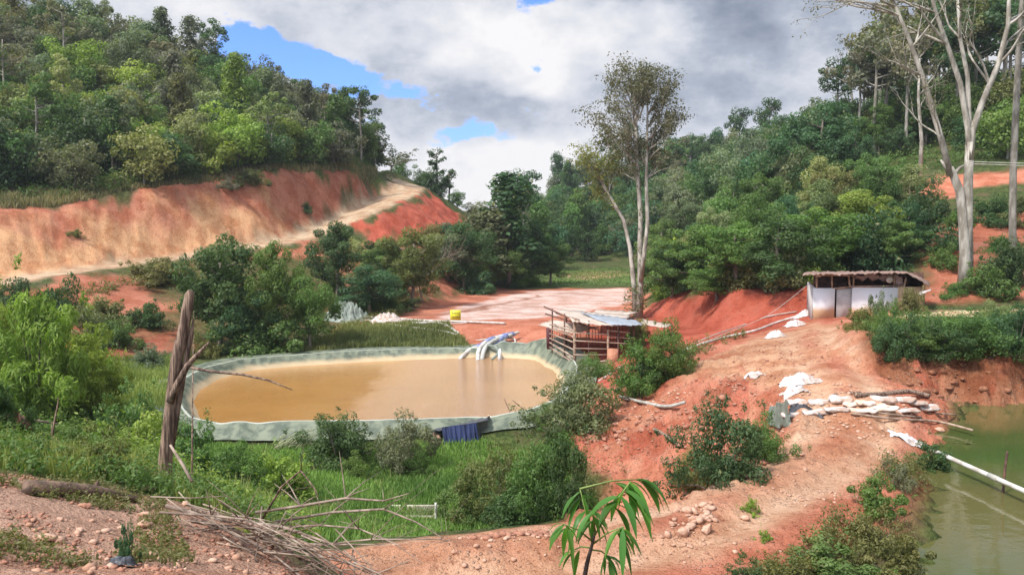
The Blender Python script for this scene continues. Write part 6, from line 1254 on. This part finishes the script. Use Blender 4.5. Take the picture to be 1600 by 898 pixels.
# ------------------------------------------------------------------ navy box by the hollow, culvert
g = gp_(722, 690, 0, 28); base = np.array(g); root = empty('tarpaulin_hide', tuple(base), 'low shelter hung with navy tarpaulin under the near rim of the pond', 'shelter')
def bp_(px, py, dy): return w3(px, py, g[1] + dy) - base
n = 40; V_ = []
for j in range(9):
    for i_ in range(n + 1):
        u = i_ / n; v = j / 8; a = bp_(690, 667, 0) * (1 - u) + bp_(745, 660, .3) * u; b_ = bp_(694, 694, -.25) * (1 - u) + bp_(748, 688, .1) * u
        V_.append(a * (1 - v) + b_ * v + np.array([0, -.07 * math.sin(i_ * 1.1) * v - .04 * math.sin(i_ * 2.3), 0]))
m = MB(); m.add(V_, np.array([(j * (n + 1) + i_, j * (n + 1) + i_ + 1, (j + 1) * (n + 1) + i_ + 1, (j + 1) * (n + 1) + i_) for j in range(8) for i_ in range(n)])); m.build('navy_tarpaulin', NAVY, root, True)
m = MB(); a = bp_(745, 659, .3); b_ = bp_(762, 657, .9); m.add([a, b_, bp_(762, 684, .9), bp_(748, 688, .1)], [(0, 1, 2, 3)]); m.build('side_sheet', BLACKT, root)
slab('roof_sheet', [bp_(672, 673, -.1) + base, bp_(762, 656, .4) + base, bp_(765, 651, 1.6) + base, bp_(690, 664, 1.4) + base], .03, BLACKT, root, base, 12, 4, .02, .01, .03)
m = MB(); r_ = np.random.RandomState(3)
for k in range(14): v, f = rock_arrays(r_, .28); m.add(v + bp_(670 + r_.rand() * 18, 678 + r_.rand() * 16, r_.rand() * .4), np.array(f))
m.build('stone_pile', STONEP, root); m = MB(); m.beam(bp_(672, 697, -.2), bp_(696, 696, -.3), .1, .06); m.beam(bp_(674, 690, -.1), bp_(695, 691, -.2), .08, .05); m.build('planks', WOODP, root)
g = gp_(640, 800, 0, 20); root = empty('water_trough', tuple(g), 'small pale concrete trough with water in the grass near the road', 'trough'); CON = solid('concrete', (.58, .54, .42), (.42, .38, .28), .9, 5)
for (c_, s) in [((0, .5, -.03), (1.7, .08, .2)), ((0, -.5, -.03), (1.7, .08, .2)), ((-.85, 0, -.03), (.08, 1.08, .2)), ((.85, 0, -.03), (.08, 1.08, .2))]: m = MB(); m.box(c_, s); m.build('side', CON, root)
m = MB(); m.box((0, 0, .02), (1.62, .92, .06)); m.build('water_surface', greenm, root)
pipe('stake', 'pale stake beside the concrete trough', 'stake', [gp_(681, 812, 0, 20), gp_(681, 812, .55, 20)], .04, PLAST, 6)
# reeds leaning against the near liner
rs = np.random.RandomState(6); m = MB()
for k in range(60):
    p = gp_(rs.uniform(425, 470), rs.uniform(690, 704), 0, 25); d = np.array([.75 + .2 * rs.normal(), .1, .62]); L = rs.uniform(.5, 1.3); m.tube([p, p + d * L * .5, p + d * L + np.array([.05, 0, -.12])], [.018, .012, .004], 4)
o = m.build('reeds', solid('dry_reed', (.36, .38, .22), (.25, .28, .15)), None); tag(o, kind='stuff')
# ------------------------------------------------------------------ thin haze in the valley air
hm = bpy.data.materials.new('haze'); hm.use_nodes = True; hn = hm.node_tree; hn.nodes.remove(hn.nodes['Principled BSDF'])
pv = hn.nodes.new('ShaderNodeVolumePrincipled'); pv.inputs['Color'].default_value = (.86, .90, 1, 1); pv.inputs['Density'].default_value = .00028; pv.inputs['Anisotropy'].default_value = .2
hn.links.new(pv.outputs[0], hn.nodes['Material Output'].inputs['Volume'])
m = MB(); m.box((0, 0, 17), (1060, 1060, 74)); hz_ = m.build('haze', hm); tag(hz_, kind='stuff')
# ------------------------------------------------------------------ tidy up: spare prototypes, doubled labels
for k, o in PROTO.items():
    if o.get('spare'):
        for ch in list(o.children): bpy.data.objects.remove(ch)
        bpy.data.objects.remove(o)
from collections import defaultdict
dd = defaultdict(list)
for o in bpy.data.objects:
    if o.parent is None and 'label' in o and o.get('group'): dd[o['label']].append(o)
NUM = 'zero one two three four five six seven eight nine ten eleven twelve thirteen fourteen fifteen sixteen seventeen eighteen nineteen twenty'.split()
ORD = 'zeroth leftmost second third fourth fifth sixth seventh eighth ninth tenth eleventh twelfth thirteenth fourteenth fifteenth sixteenth seventeenth eighteenth nineteenth twentieth'.split()
for lab, os_ in dd.items():
    n = len(os_)
    if n < 2 or n > 20: continue
    os_.sort(key=lambda o: pix(*o.location)[0])
    for i, o in enumerate(os_):
        suf = (ORD[i + 1] if i else 'leftmost') + f' of {NUM[n]}' if i < n - 1 or n == 2 and i == 0 else f'rightmost of {NUM[n]}'
        o['label'] = f'{lab}, {suf}'
